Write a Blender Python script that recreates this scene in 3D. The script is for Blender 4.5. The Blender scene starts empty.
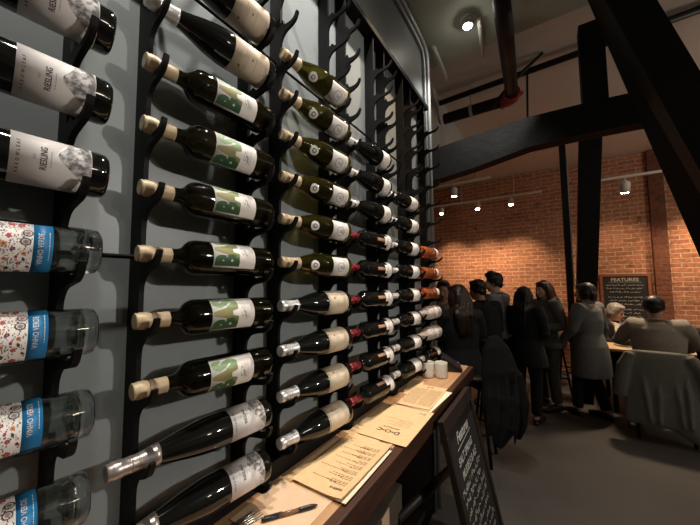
import bpy, bmesh, math, random
from mathutils import Vector, Matrix
random.seed(7)
S = bpy.context.scene
COL = S.collection
PI = math.pi
EYE = 1.58

# ------------------------------------------------------------------ materials
def mat(name, col, rough=.6, metal=0, spec=.5, trans=0, ior=1.45, coat=0, emit=None, estr=0,
        noise=None, bump=None):
    m = bpy.data.materials.new(name); m.use_nodes = True
    nt = m.node_tree; p = nt.nodes['Principled BSDF']
    p.inputs['Base Color'].default_value = (*col, 1)
    p.inputs['Roughness'].default_value = rough
    p.inputs['Metallic'].default_value = metal
    p.inputs['Specular IOR Level'].default_value = spec
    p.inputs['Transmission Weight'].default_value = trans
    p.inputs['IOR'].default_value = ior
    p.inputs['Coat Weight'].default_value = coat
    if emit:
        p.inputs['Emission Color'].default_value = (*emit, 1)
        p.inputs['Emission Strength'].default_value = estr
    tc = None
    if noise:                      # (scale, second colour, low, high)
        tc = nt.nodes.new('ShaderNodeTexCoord')
        n = nt.nodes.new('ShaderNodeTexNoise'); n.inputs['Scale'].default_value = noise[0]
        n.inputs['Detail'].default_value = 6
        r = nt.nodes.new('ShaderNodeValToRGB')
        r.color_ramp.elements[0].position = noise[2]; r.color_ramp.elements[1].position = noise[3]
        r.color_ramp.elements[0].color = (*col, 1); r.color_ramp.elements[1].color = (*noise[1], 1)
        nt.links.new(tc.outputs['Object'], n.inputs['Vector'])
        nt.links.new(n.outputs['Fac'], r.inputs['Fac'])
        nt.links.new(r.outputs['Color'], p.inputs['Base Color'])
    if bump:                       # (scale, strength, distance)
        if tc is None: tc = nt.nodes.new('ShaderNodeTexCoord')
        n2 = nt.nodes.new('ShaderNodeTexNoise'); n2.inputs['Scale'].default_value = bump[0]
        n2.inputs['Detail'].default_value = 5
        b = nt.nodes.new('ShaderNodeBump'); b.inputs['Strength'].default_value = bump[1]
        b.inputs['Distance'].default_value = bump[2]
        nt.links.new(tc.outputs['Object'], n2.inputs['Vector'])
        nt.links.new(n2.outputs['Fac'], b.inputs['Height'])
        nt.links.new(b.outputs['Normal'], p.inputs['Normal'])
    return m

def brick_mat(name, c1, c2, mortar):
    m = bpy.data.materials.new(name); m.use_nodes = True
    nt = m.node_tree; N = nt.nodes; L = nt.links; p = N['Principled BSDF']
    p.inputs['Roughness'].default_value = .85
    tc = N.new('ShaderNodeTexCoord'); sx = N.new('ShaderNodeSeparateXYZ'); cx = N.new('ShaderNodeCombineXYZ')
    L.new(tc.outputs['Object'], sx.inputs[0])
    L.new(sx.outputs['X'], cx.inputs['X']); L.new(sx.outputs['Z'], cx.inputs['Y'])
    # slight waviness of the courses
    wn = N.new('ShaderNodeTexNoise'); wn.inputs['Scale'].default_value = 3.5; wn.inputs['Detail'].default_value = 3
    L.new(cx.outputs[0], wn.inputs['Vector'])
    ws = N.new('ShaderNodeVectorMath'); ws.operation = 'SCALE'; ws.inputs['Scale'].default_value = .022
    L.new(wn.outputs['Color'], ws.inputs[0])
    wa = N.new('ShaderNodeVectorMath'); wa.operation = 'ADD'
    L.new(cx.outputs[0], wa.inputs[0]); L.new(ws.outputs[0], wa.inputs[1])
    b = N.new('ShaderNodeTexBrick'); L.new(wa.outputs[0], b.inputs['Vector'])
    b.inputs['Color1'].default_value = (*c1, 1); b.inputs['Color2'].default_value = (*c2, 1)
    b.inputs['Mortar'].default_value = (*mortar, 1)
    b.inputs['Scale'].default_value = 1; b.inputs['Mortar Size'].default_value = .0085
    b.inputs['Mortar Smooth'].default_value = .35; b.inputs['Bias'].default_value = -.1
    b.inputs['Brick Width'].default_value = .215; b.inputs['Row Height'].default_value = .071
    n = N.new('ShaderNodeTexNoise'); n.inputs['Scale'].default_value = 22; n.inputs['Detail'].default_value = 8
    L.new(cx.outputs[0], n.inputs['Vector'])
    r = N.new('ShaderNodeValToRGB'); r.color_ramp.elements[0].position = .3; r.color_ramp.elements[1].position = .7
    r.color_ramp.elements[0].color = (.5, .46, .44, 1); r.color_ramp.elements[1].color = (1.25, 1.2, 1.15, 1)
    L.new(n.outputs['Fac'], r.inputs['Fac'])
    mx = N.new('ShaderNodeMixRGB'); mx.blend_type = 'MULTIPLY'; mx.inputs['Fac'].default_value = .75
    L.new(b.outputs['Color'], mx.inputs[1]); L.new(r.outputs['Color'], mx.inputs[2])
    # odd burnt bricks / holes
    v = N.new('ShaderNodeTexNoise'); v.inputs['Scale'].default_value = 6.5; v.inputs['Detail'].default_value = 2
    L.new(cx.outputs[0], v.inputs['Vector'])
    r2 = N.new('ShaderNodeValToRGB'); r2.color_ramp.elements[0].position = .27; r2.color_ramp.elements[1].position = .36
    r2.color_ramp.elements[0].color = (.35, .32, .3, 1); r2.color_ramp.elements[1].color = (1, 1, 1, 1)
    L.new(v.outputs['Fac'], r2.inputs['Fac'])
    m2 = N.new('ShaderNodeMixRGB'); m2.blend_type = 'MULTIPLY'; m2.inputs['Fac'].default_value = .8
    L.new(mx.outputs[0], m2.inputs[1]); L.new(r2.outputs['Color'], m2.inputs[2])
    L.new(m2.outputs[0], p.inputs['Base Color'])
    h = N.new('ShaderNodeMath'); h.operation = 'MULTIPLY_ADD'; h.inputs[1].default_value = -1.0
    L.new(b.outputs['Fac'], h.inputs[0]); L.new(n.outputs['Fac'], h.inputs[2])
    bp = N.new('ShaderNodeBump'); bp.inputs['Strength'].default_value = .8; bp.inputs['Distance'].default_value = .012
    L.new(h.outputs[0], bp.inputs['Height']); L.new(bp.outputs['Normal'], p.inputs['Normal'])
    return m

def wood_mat(name, c1, c2, rough=.45, axis='Y', scale=9):
    m = bpy.data.materials.new(name); m.use_nodes = True
    nt = m.node_tree; N = nt.nodes; L = nt.links; p = N['Principled BSDF']
    p.inputs['Roughness'].default_value = rough
    tc = N.new('ShaderNodeTexCoord'); mp = N.new('ShaderNodeMapping')
    sc = {'X': (.12, 1, 1), 'Y': (1, .12, 1), 'Z': (1, 1, .12)}[axis]
    mp.inputs['Scale'].default_value = tuple(s * scale for s in sc)
    n = N.new('ShaderNodeTexNoise'); n.inputs['Scale'].default_value = 3; n.inputs['Detail'].default_value = 8
    n.inputs['Distortion'].default_value = .6
    r = N.new('ShaderNodeValToRGB'); r.color_ramp.elements[0].position = .35; r.color_ramp.elements[1].position = .68
    r.color_ramp.elements[0].color = (*c1, 1); r.color_ramp.elements[1].color = (*c2, 1)
    L.new(tc.outputs['Object'], mp.inputs[0]); L.new(mp.outputs[0], n.inputs['Vector'])
    L.new(n.outputs['Fac'], r.inputs['Fac']); L.new(r.outputs['Color'], p.inputs['Base Color'])
    bp = N.new('ShaderNodeBump'); bp.inputs['Strength'].default_value = .15; bp.inputs['Distance'].default_value = .004
    L.new(n.outputs['Fac'], bp.inputs['Height']); L.new(bp.outputs['Normal'], p.inputs['Normal'])
    return m

M = {}
M['wall'] = mat('grey painted plaster', (.215, .235, .238), .40, noise=(1.6, (.27, .29, .288), .35, .7), bump=(9, .12, .01))
M['ceil_near'] = mat('grey green painted ceiling', (.52, .56, .49), .7, noise=(2, (.46, .50, .43), .3, .7), bump=(30, .2, .004))
M['ceil_far'] = mat('off white ceiling', (.72, .66, .62), .8, noise=(1.5, (.66, .60, .56), .3, .7))
M['plaster'] = mat('pale plaster', (.55, .56, .55), .8, noise=(2, (.48, .49, .48), .3, .7))
M['brick'] = brick_mat('red brick', (.56, .245, .135), (.40, .165, .092), (.68, .50, .36))
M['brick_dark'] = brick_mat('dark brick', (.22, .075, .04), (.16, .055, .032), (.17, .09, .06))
M['floor'] = mat('dark grey concrete floor', (.055, .050, .046), .55, noise=(1.2, (.085, .078, .07), .35, .7), bump=(14, .1, .004))
M['steel_black'] = mat('black powder coated steel', (.0045, .0045, .0045), .55, spec=.18, bump=(180, .06, .001))
M['beam'] = mat('black painted timber', (.0045, .004, .004), .65, spec=.2, noise=(7, (.007, .0065, .006), .4, .7), bump=(16, .4, .01))
M['pipe_black'] = mat('black iron pipe', (.008, .0075, .007), .5, spec=.3)
M['conduit'] = mat('galvanised conduit', (.42, .44, .44), .45, metal=.35)
M['white_metal'] = mat('white enamel', (.75, .73, .68), .4)
M['red_paint'] = mat('red fitting paint', (.33, .035, .025), .5)
M['lamp'] = mat('lamp glow', (1, .9, .75), .5, emit=(1, .80, .55), estr=60)
M['lamp_white'] = mat('spot lamp glow', (1, .95, .9), .5, emit=(1, .93, .82), estr=80)
M['wood'] = wood_mat('warm oiled wood', (.40, .22, .11), (.50, .29, .155), .42)
M['wood_edge'] = wood_mat('dark stained wood edge', (.036, .012, .006), (.066, .023, .010), .48)
M['wood_dark'] = wood_mat('dark wood', (.012, .006, .004), (.022, .011, .006), .5, 'Z')
M['wood_red'] = wood_mat('red brown wood', (.20, .065, .03), (.32, .11, .05), .5, 'X')
M['kraft'] = mat('kraft menu paper', (.66, .44, .23), .75, noise=(40, (.70, .48, .26), .4, .65))
M['kraft_pale'] = mat('pale kraft paper', (.62, .43, .28), .8, noise=(25, (.66, .47, .31), .4, .65))
M['cream'] = mat('cream paper', (.72, .62, .46), .8)
M['ink'] = mat('dark printing ink', (.05, .03, .02), .7)
M['ink_brown'] = mat('brown printing ink', (.16, .09, .045), .8)
M['cardboard'] = mat('brown cardboard', (.085, .065, .045), .85, noise=(14, (.07, .05, .035), .4, .65))
M['ceramic'] = mat('white glazed ceramic', (.66, .62, .55), .25, coat=.4)
M['plastic_black'] = mat('black plastic', (.012, .012, .013), .35)
M['screen'] = mat('lit screen', (.02, .02, .05), .3, emit=(.25, .22, .9), estr=.35)
M['steel'] = mat('brushed steel', (.55, .52, .48), .3, metal=1)
M['clear_plastic'] = mat('smoky clear plastic', (.30, .16, .10), .15, trans=.5)
M['chalk_black'] = mat('blackboard', (.012, .012, .013), .65, noise=(3, (.022, .022, .022), .4, .7))
M['chalk'] = mat('white chalk', (.50, .49, .46), .9)
# bottles
M['glass_black'] = mat('near black wine glass', (.006, .006, .005), .045, spec=.6)
M['glass_olive'] = mat('dark olive wine glass', (.16, .135, .020), .035, trans=.93, ior=1.36)
M['glass_olive_dark'] = mat('dark green wine glass', (.007, .008, .0035), .04, spec=.55)
M['glass_green'] = mat('green amber wine glass', (.026, .022, .006), .035, trans=.9, ior=1.36)
M['glass_base_dark'] = mat('dark lensed glass base', (.34, .37, .37), .03, trans=.95, ior=1.45)  # grey tint stands in for the dark refraction in the clear base
M['glass_clear'] = mat('clear bottle glass', (.84, .90, .87), .015, trans=1, ior=1.45)
M['glass_rose'] = mat('rose wine glass', (.90, .26, .09), .03, trans=.75, ior=1.36)
M['cap_cork'] = mat('tan capsule', (.50, .37, .22), .42, noise=(60, (.56, .42, .26), .4, .6))
M['cap_silver'] = mat('silver capsule', (.72, .70, .68), .34, metal=.45)
M['cap_pewter'] = mat('pewter capsule', (.45, .39, .36), .33, metal=.7)
M['cap_white'] = mat('white capsule', (.68, .66, .62), .4)
M['cap_red'] = mat('burgundy red capsule', (.23, .012, .022), .35)
M['cap_dark'] = mat('dark capsule line', (.22, .15, .08), .5)
M['lab_white'] = mat('white label paper', (.78, .73, .68), .6)
M['lab_cream'] = mat('cream label paper', (.70, .58, .42), .65, noise=(50, (.73, .61, .45), .4, .6))
M['lab_beige'] = mat('beige label paper', (.62, .49, .36), .65, noise=(30, (.66, .53, .40), .4, .6))
M['lab_grey'] = mat('grey white label paper', (.74, .69, .66), .6)
M['gr_dark'] = mat('dark green print', (.03, .09, .03), .6)
M['gr_mid'] = mat('olive green print', (.20, .215, .075), .6, noise=(40, (.27, .235, .095), .4, .6))
M['gr_light'] = mat('sage green print', (.20, .30, .15), .6, noise=(40, (.27, .37, .20), .4, .6))
M['hill'] = mat('grey engraved hill', (.16, .15, .15), .7, noise=(130, (.62, .58, .56), .42, .60))
M['gold'] = mat('ochre print', (.50, .31, .03), .5)
M['blue'] = mat('blue label band', (.015, .18, .40), .5)
M['flo_red'] = mat('red floral print', (.45, .05, .06), .6)
M['flo_plum'] = mat('plum floral print', (.20, .03, .10), .6)
M['flo_orange'] = mat('orange floral print', (.62, .25, .07), .6)
M['flo_dark'] = mat('dark floral print', (.06, .055, .05), .6)
M['flo_grey'] = mat('grey floral print', (.26, .26, .24), .6)
M['foil'] = mat('pale patterned foil wrap', (.66, .60, .55), .4, noise=(70, (.42, .33, .30), .5, .62))
M['strip'] = mat('copper label strip', (.42, .22, .13), .5)
M['red_print'] = mat('red emblem print', (.55, .13, .09), .6)
# people
M['skin'] = mat('light skin', (.52, .31, .22), .5)
M['skin_tan'] = mat('tan skin', (.42, .235, .15), .5)
M['eye_white'] = mat('eye white', (.7, .68, .65), .3)
M['iris'] = mat('dark iris', (.02, .012, .008), .25)
M['lips'] = mat('lips', (.36, .13, .11), .5)
M['hair_black'] = mat('black hair', (.010, .008, .008), .45, bump=(60, .5, .01))
M['hair_brown'] = mat('dark brown hair', (.030, .014, .009), .42, bump=(60, .5, .01))
M['hair_red'] = mat('auburn brown hair', (.045, .017, .010), .42, bump=(60, .5, .01))
M['hair_grey'] = mat('silver grey hair', (.32, .29, .25), .5, noise=(35, (.18, .16, .14), .4, .6), bump=(60, .5, .01))
M['black_cloth'] = mat('black wool', (.008, .008, .009), .85, bump=(90, .3, .004))
M['grey_cloth'] = mat('heather grey jersey', (.20, .20, .205), .9, noise=(80, (.25, .25, .255), .4, .6))
M['blue_grey_cloth'] = mat('blue grey shirt cloth', (.20, .225, .245), .85, noise=(60, (.23, .255, .275), .4, .6))
M['coat_grey'] = mat('dark grey wool coat', (.12, .122, .12), .92, noise=(60, (.15, .152, .15), .4, .6))
M['taupe'] = mat('taupe knit', (.27, .235, .20), .9, noise=(70, (.32, .28, .24), .4, .6), bump=(120, .4, .004))
M['olive_cloth'] = mat('olive grey cloth', (.06, .058, .048), .9, noise=(50, (.075, .072, .06), .4, .6))
M['floral_cloth'] = mat('pale patterned cloth', (.58, .50, .42), .85, noise=(45, (.22, .12, .09), .52, .6))
M['shoe'] = mat('black leather', (.012, .011, .01), .4)
M['draped'] = mat('grey green wool', (.165, .165, .15), .95, noise=(50, (.20, .20, .185), .4, .65), bump=(140, .4, .004))
M['tabletop'] = wood_mat('pale varnished tabletop', (.62, .42, .24), (.74, .54, .33), .4, 'X')
M['napkin'] = mat('white paper', (.7, .68, .64), .8)

# ------------------------------------------------------------------ mesh builder
class MB:
    def __init__(s): s.v = []; s.f = []; s.m = []; s.sm = []
    def add(s, vs, fs, mi=0, smooth=False):
        o = len(s.v); s.v += [tuple(v) for v in vs]
        for f in fs:
            s.f.append([o + i for i in f]); s.m.append(mi); s.sm.append(smooth)
    def xf(s, mtx):
        s.v = [tuple(mtx @ Vector(v)) for v in s.v]; return s
    def box(s, x0, x1, y0, y1, z0, z1, mi=0, bev=0.0):
        bm = bmesh.new(); bmesh.ops.create_cube(bm, size=1)
        for v in bm.verts:
            v.co = Vector(((x0 + x1) / 2 + v.co.x * (x1 - x0), (y0 + y1) / 2 + v.co.y * (y1 - y0), (z0 + z1) / 2 + v.co.z * (z1 - z0)))
        if bev: bmesh.ops.bevel(bm, geom=bm.edges[:], offset=bev, segments=2, affect='EDGES', profile=.5)
        s.addbm(bm, mi)
    def addbm(s, bm, mi=0, smooth=False):
        bm.verts.index_update()
        s.add([v.co[:] for v in bm.verts], [[v.index for v in f.verts] for f in bm.faces], mi, smooth); bm.free()
    def prism(s, poly, y0, y1, mi=0, axes='xz'):       # extrude a polygon given in x,z along y (or other axes)
        def P(a, b, c): return (a, c, b) if axes == 'xz' else ((a, b, c) if axes == 'xy' else (c, a, b))
        n = len(poly)
        vs = [P(a, b, y0) for a, b in poly] + [P(a, b, y1) for a, b in poly]
        s.add(vs, [list(range(n)), list(range(2 * n - 1, n - 1, -1))] + [[i, i + n, (i + 1) % n + n, (i + 1) % n] for i in range(n)], mi)
    def lathe(s, prof, seg=40, mi=0, mis=None):
        vs = []; n = len(prof)
        for r, z in prof:
            for k in range(seg):
                a = 2 * PI * k / seg; vs.append((r * math.cos(a), r * math.sin(a), z))
        o = len(s.v); s.v += vs
        for i in range(n - 1):
            for k in range(seg):
                k2 = (k + 1) % seg
                s.f.append([o + i * seg + k, o + i * seg + k2, o + (i + 1) * seg + k2, o + (i + 1) * seg + k])
                s.m.append(mis[i] if mis else mi); s.sm.append(True)
        s.f.append([o + k for k in range(seg - 1, -1, -1)]); s.m.append(mis[0] if mis else mi); s.sm.append(False)
        s.f.append([o + (n - 1) * seg + k for k in range(seg)]); s.m.append(mis[-1] if mis else mi); s.sm.append(False)
    def tube(s, pts, r, seg=12, mi=0, side=None, caps=True):
        # r: float or list of floats or list of (rx, ry); side: reference vector for rx
        pts = [Vector(p) for p in pts]; n = len(pts); o = len(s.v)
        ref = Vector(side) if side else None
        for i, p in enumerate(pts):
            t = (pts[min(i + 1, n - 1)] - pts[max(i - 1, 0)]).normalized()
            if ref is None:
                ref = Vector((0, 0, 1)) if abs(t.z) < .9 else Vector((1, 0, 0))
            a = (ref - t * ref.dot(t)).normalized(); b = t.cross(a)
            ref = a if side is None else Vector(side)
            rr = r[i] if isinstance(r, (list, tuple)) else r
            rx, ry = rr if isinstance(rr, (list, tuple)) else (rr, rr)
            for k in range(seg):
                an = 2 * PI * k / seg
                s.v.append(tuple(p + a * (rx * math.cos(an)) + b * (ry * math.sin(an))))
        for i in range(n - 1):
            for k in range(seg):
                k2 = (k + 1) % seg
                s.f.append([o + i * seg + k, o + i * seg + k2, o + (i + 1) * seg + k2, o + (i + 1) * seg + k]); s.m.append(mi); s.sm.append(True)
        if caps:
            s.f.append([o + k for k in range(seg - 1, -1, -1)]); s.m.append(mi); s.sm.append(False)
            s.f.append([o + (n - 1) * seg + k for k in range(seg)]); s.m.append(mi); s.sm.append(False)
    def ell(s, c, r, mi=0, rot=None, seg=20, rings=12):
        bm = bmesh.new(); bmesh.ops.create_uvsphere(bm, u_segments=seg, v_segments=rings, radius=1)
        R = rot or Matrix.Identity(3)
        for v in bm.verts:
            v.co = Vector(c) + R @ Vector((v.co.x * r[0], v.co.y * r[1], v.co.z * r[2]))
        s.addbm(bm, mi, True)
    def mesh(s, name, mats):
        me = bpy.data.meshes.new(name); me.from_pydata(s.v, [], s.f)
        for m in mats: me.materials.append(m)
        me.polygons.foreach_set('material_index', s.m); me.polygons.foreach_set('use_smooth', s.sm)
        me.update(); return me
    def build(s, name, mats, parent=None, loc=None):
        if not isinstance(mats, (list, tuple)): mats = [mats]
        o = bpy.data.objects.new(name, s.mesh(name, mats)); COL.objects.link(o)
        if parent is not None: o.parent = parent
        if loc is not None: o.location = loc
        return o

def tag(o, label=None, cat=None, group=None, kind=None):
    if label: o['label'] = label
    if cat: o['category'] = cat
    if group: o['group'] = group
    if kind: o['kind'] = kind
    return o
def empty(name, loc=(0, 0, 0), rz=0):
    o = bpy.data.objects.new(name, None); COL.objects.link(o); o.location = loc; o.rotation_euler = (0, 0, rz)
    o.empty_display_size = .1; return o
def copy_tree(o, parent=None):
    c = o.copy(); COL.objects.link(c)
    if parent is not None: c.parent = parent
    for ch in list(o.children): copy_tree(ch, c)
    return c
def struct(o): o['kind'] = 'structure'; return o

def bake(o, mods):
    """apply modifiers through the depsgraph and keep the result as plain mesh data"""
    for t, kw in mods:
        m = o.modifiers.new(t, t)
        for k, v in kw.items(): setattr(m, k, v)
    bpy.context.view_layer.update()
    dg = bpy.context.evaluated_depsgraph_get()
    me = bpy.data.meshes.new_from_object(o.evaluated_get(dg), depsgraph=dg)
    mats = list(o.data.materials); old = o.data
    o.modifiers.clear(); o.data = me
    if not me.materials:
        for m in mats: me.materials.append(m)
    for p in me.polygons: p.use_smooth = True
    bpy.data.meshes.remove(old); me.name = o.name
    return o

def text_geo(txt, size, bold=0.0, ax='CENTER', shear=0.0, space=1.0, cuts=0):
    """returns verts (u,v) and faces of a filled text, centred"""
    cu = bpy.data.curves.new('t', 'FONT'); cu.body = txt; cu.size = size; cu.align_x = ax; cu.align_y = 'CENTER'
    cu.offset = bold; cu.shear = shear; cu.space_character = space; cu.resolution_u = 3
    ob = bpy.data.objects.new('t', cu); COL.objects.link(ob)
    bpy.context.view_layer.update()
    dg = bpy.context.evaluated_depsgraph_get()
    me = bpy.data.meshes.new_from_object(ob.evaluated_get(dg), depsgraph=dg)
    bm = bmesh.new(); bm.from_mesh(me)
    bmesh.ops.triangulate(bm, faces=bm.faces[:])
    for _ in range(cuts): bmesh.ops.subdivide_edges(bm, edges=bm.edges[:], cuts=1, use_grid_fill=True)
    bm.verts.index_update()
    vs = [(v.co.x, v.co.y) for v in bm.verts]; fs = [[v.index for v in f.verts] for f in bm.faces]
    bm.free(); bpy.data.meshes.remove(me); bpy.data.objects.remove(ob); bpy.data.curves.remove(cu)
    return vs, fs

# ------------------------------------------------------------------ room
def box_obj(name, x0, x1, y0, y1, z0, z1, m, bev=0): 
    b = MB(); b.box(x0, x1, y0, y1, z0, z1, 0, bev); return b.build(name, m)
struct(box_obj('floor', -3.2, 6, -2.5, 6.7, -.1, 0, M['floor']))
struct(box_obj('wall_left', -.92, -.72, -2.5, 2.24, 0, 3.62, M['wall']))
struct(box_obj('wall_back', -3.2, 6, 6.5, 6.7, 0, 3.63, M['brick']))
struct(box_obj('wall_right', 6, 6.2, -2.5, 6.7, 0, 3.63, M['plaster']))
struct(box_obj('wall_front', -.72, 6, -2.7, -2.5, 0, 3.63, M['plaster']))
struct(box_obj('wall_far_left', -3.4, -3.2, 2.0, 6.7, 0, 3.63, M['brick']))
struct(box_obj('wall_behind_rack', -3.2, -.92, 2.0, 2.2, 0, 3.63, M['plaster']))
struct(box_obj('ceiling', -.92, 6, -2.5, 2.45, 3.42, 3.62, M['ceil_near']))
b = MB(); b.box(-3.2, 6, 2.45, 6.5, 3.63, 3.75); b.box(-3.2, -.92, 2.2, 2.45, 3.63, 3.75); struct(b.build('ceiling_far', M['ceil_far']))
# slanted plaster header carrying the ceiling past the end of the rack wall
b = MB(); b.prism([(2.27, 3.63), (4.7, 3.63), (4.7, 3.40), (2.27, 2.62)], -1.05, -.91, 0, 'yz'); struct(b.build('wall_header', M['plaster']))
# brick pilaster on the far wall
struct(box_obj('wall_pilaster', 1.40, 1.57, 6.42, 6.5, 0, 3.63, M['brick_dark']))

struct(box_obj('under_ledge_shade', -.7199, -.716, -2.5, 2.2, 0, 1.0, M['beam']))  # black sheet on the wall, stands in for the shade below the ledge
# timber truss and posts
def lab(o, l, c, g=None): return tag(o, l, c, g)
b = MB()
zs = [(-1.35, 2.43, 2.70), (-.80, 2.462, 2.742), (-.45, 2.505, 2.775), (-.06, 2.578, 2.805), (.3, 2.582, 2.797), (.62, 2.572, 2.778)]
poly = [(x, lo) for x, lo, hi in zs] + [(x, hi) for x, lo, hi in reversed(zs)]
b.prism(poly, 2.54, 2.66)
lab(b.build('timber_beam', M['beam']), 'black bowed timber beam crossing overhead from the rack wall to the slanted brace', 'beam')
# slanted brace: parallelogram box
b = MB()
def quad(y, x0, k): return [(x0, y, 3.415), (x0 + .158, y, 3.415), (x0 + .158 + 3.415 * k, y, 0), (x0 + 3.415 * k, y, 0)]
A = quad(1.95, .208, .285); B = quad(2.33, .282, .232)
b.add(A + B, [[0, 3, 2, 1], [4, 5, 6, 7], [0, 1, 5, 4], [1, 2, 6, 5], [2, 3, 7, 6], [3, 0, 4, 7]])
brace_obj = lab(b.build('timber_brace', M['beam']), 'thick black slanted timber brace across the upper right corner', 'beam')
b = MB(); b.box(.262, .400, 2.545, 2.655, 2.796, 3.37, 0, .004)
lab(b.build('king_post', M['beam']), 'short black timber post standing on the bowed beam below the ceiling', 'post')
b = MB(); b.prism([(.24, 0), (.43, 0), (.700, 3.63), (.457, 3.63)], 4.95, 5.12)
lab(b.build('timber_post', M['beam']), 'tall black square post behind the person in the grey coat', 'post')
b = MB(); b.box(.222, .296, 5.0, 5.08, 0, 3.63, 0, .004)
tp = lab(b.build('steel_post', M['pipe_black']), 'slim black post just left of the tall square post', 'post')
b = MB(); b.box(.297, .309, 5.0, 5.015, 1.5, 3.3); b.build('conduit_strip', M['conduit'], tp)

# pipes
def pipe(name, pts, r, m, label, cat='pipe'):
    b = MB(); b.tube(pts, r, 14); return lab(b.build(name, m), label, cat)
pipe('steam_pipe', [(-.9, 3.2, 3.545), (1.25, 3.2, 3.60)], .028, M['pipe_black'], 'thin black pipe running level below the far ceiling behind the short post')
rt = empty('sprinkler_pipe', (-.2, 3.2, 3.35)); lab(rt, 'thick black sprinkler pipe with a red elbow turning towards the rack', 'pipe')
b = MB(); b.tube([(-.66, 0, 0), (-.06, 0, 0)], .055, 16); b.build('branch_pipe', M['pipe_black'], rt)
b = MB(); b.tube([(0.0, -.06, 0), (.03, -.9, -.005), (.06, -2.2, -.01)], .054, 16); b.build('main_pipe', M['pipe_black'], rt)
b = MB(); b.tube([(-.10, 0, 0), (-.03, 0, 0), (-.005, -.015, 0), (0, -.10, 0)], .064, 16)
b.tube([(-.105, 0, 0), (-.085, 0, 0)], .072, 16); b.tube([(.0, -.085, 0), (.0, -.105, 0)], .072, 16)
b.tube([(0.02, 0, -.01), (.09, -.01, .03)], .018, 10); b.build('elbow_fitting', M['red_paint'], rt)
b = MB(); b.tube([(-.38, 0, -.0), (-.38, 0, .28)], .006, 8); b.tube([(-.395, -.0, 0), (-.365, 0, 0)], .062, 16); b.build('hanger', M['conduit'], rt)
pipe('brace_strap', [(-.40, 3.12, 3.26), (-.17, 3.10, 3.47), (.06, 3.08, 3.62)], [.012, .02, .012], M['pipe_black'], 'short black strap slanting up behind the red elbow', 'strap')
pipe('hanger_rod', [(-.088, 3.2, 3.0), (-.070, 3.2, 3.55)], .009, M['pipe_black'], 'thin black rod hanging behind the red elbow down towards the bowed beam', 'rod')
pipe('ceiling_conduit', [(-.315, 2.14, 3.403), (-.355, 2.52, 3.403)], .014, M['white_metal'], 'short white conduit beside the ceiling spotlight', 'conduit')
pipe('ceiling_tube', [(-.655, 2.20, 3.40), (-.665, 2.58, 3.40), (-.668, 2.61, 3.36)], .014, M['white_metal'], 'white tube bent at the end of the near ceiling by the wall', 'conduit')
pipe('wall_conduit', [(-.70, .2, 3.385), (-.70, 1.9, 3.385), (-.70, 2.10, 3.37), (-.70, 2.165, 3.32), (-.70, 2.175, 3.2), (-.70, 2.175, .02)], .018, M['conduit'],
     'grey steel conduit running along the ceiling edge and down the end of the wall', 'conduit')
pipe('thin_wall_conduit', [(-.705, .2, 3.335), (-.705, 1.95, 3.335), (-.705, 2.09, 3.31), (-.705, 2.115, 3.2), (-.705, 2.115, .02)], .011, M['conduit'],
     'thinner grey conduit just inside the steel one at the end of the rack', 'conduit')
# white corner post at the end of the rack wall
struct(box_obj('trim_1', -.74, -.70, 2.205, 2.235, 0, 3.6, M['conduit']))

# visible ceiling spotlight
def aim(o, target):
    d = Vector(target) - o.location; o.rotation_euler = d.to_track_quat('-Z', 'Y').to_euler()
def spot(loc, target, power, col, deg=60, blend=.6, size=.03):
    l = bpy.data.lights.new('spot', 'SPOT'); l.energy = power; l.color = col; l.spot_size = math.radians(deg); l.spot_blend = blend
    l.shadow_soft_size = size
    o = bpy.data.objects.new('spot_beam', l); COL.objects.link(o); o.location = loc; aim(o, target); return o
def area(loc, target, power, col, sx, sy=None):
    l = bpy.data.lights.new('area', 'AREA'); l.energy = power; l.color = col; l.shape = 'RECTANGLE'; l.size = sx; l.size_y = sy or sx
    o = bpy.data.objects.new('area_glow', l); COL.objects.link(o); o.location = loc; aim(o, target); return o

rt = empty('ceiling_spotlight', (-.385, 2.11, 3.42)); lab(rt, 'small glowing white spotlight on the near ceiling above the rack end', 'lamp')
b = MB(); b.lathe([(.05, -.012), (.05, 0)], 24); b.build('mounting_plate', M['white_metal'], rt)
b = MB(); b.lathe([(.030, -.055), (.038, -.05), (.038, -.012)], 24); b.build('lamp_housing', M['white_metal'], rt)
b = MB(); b.lathe([(.022, -.066), (.029, -.056)], 24); b.build('lens', M['lamp_white'], rt)

# track lights over the far wall
def track_head(name, parent, loc, tilt, size=1.0):
    e = MB(); e.tube([(0, 0, 0), (0, 0, -.06 * size)], .008, 8); st = e.build('stem', M['white_metal'], parent, loc)
    h = MB(); h.lathe([(.036 * size, -.16 * size), (.045 * size, -.155 * size), (.05 * size, -.06 * size), (.03 * size, -.035 * size), (.012, -.03 * size)], 20)
    R = Matrix.Rotation(tilt, 4, 'X'); h.xf(R)
    h.build('lamp_head', M['white_metal'], st)
    g = MB(); g.lathe([(.033 * size, -.166 * size), (.035 * size, -.158 * size)], 20); g.xf(R); g.build('bulb', M['lamp'], st)
    return st
tr = empty('track_light', (-.95, 5.7, 3.035)); lab(tr, 'lower track light with three small heads in front of the brick wall', 'lamp')
b = MB(); b.box(-1.25, .95, -.018, .018, -.015, .015, 0, .003); b.build('track', M['white_metal'], tr)
for x in (-.674, -.028, .50): track_head('h', tr, (x, 0, -.015), -.25, .95)
b = MB(); b.tube([(-.31, 0, .015), (-.31, 0, .595)], .006, 8); b.tube([(.55, 0, .015), (.55, 0, .595)], .006, 8); b.build('suspension_rod', M['white_metal'], tr)
tr2 = empty('track_light', (-1.0, 4.4, 3.0)); lab(tr2, 'upper track light with a single bright head near the end of the header wall', 'lamp')
b = MB(); b.box(-.8, .42, -.018, .018, -.015, .015, 0, .003); b.build('track', M['white_metal'], tr2)
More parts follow.
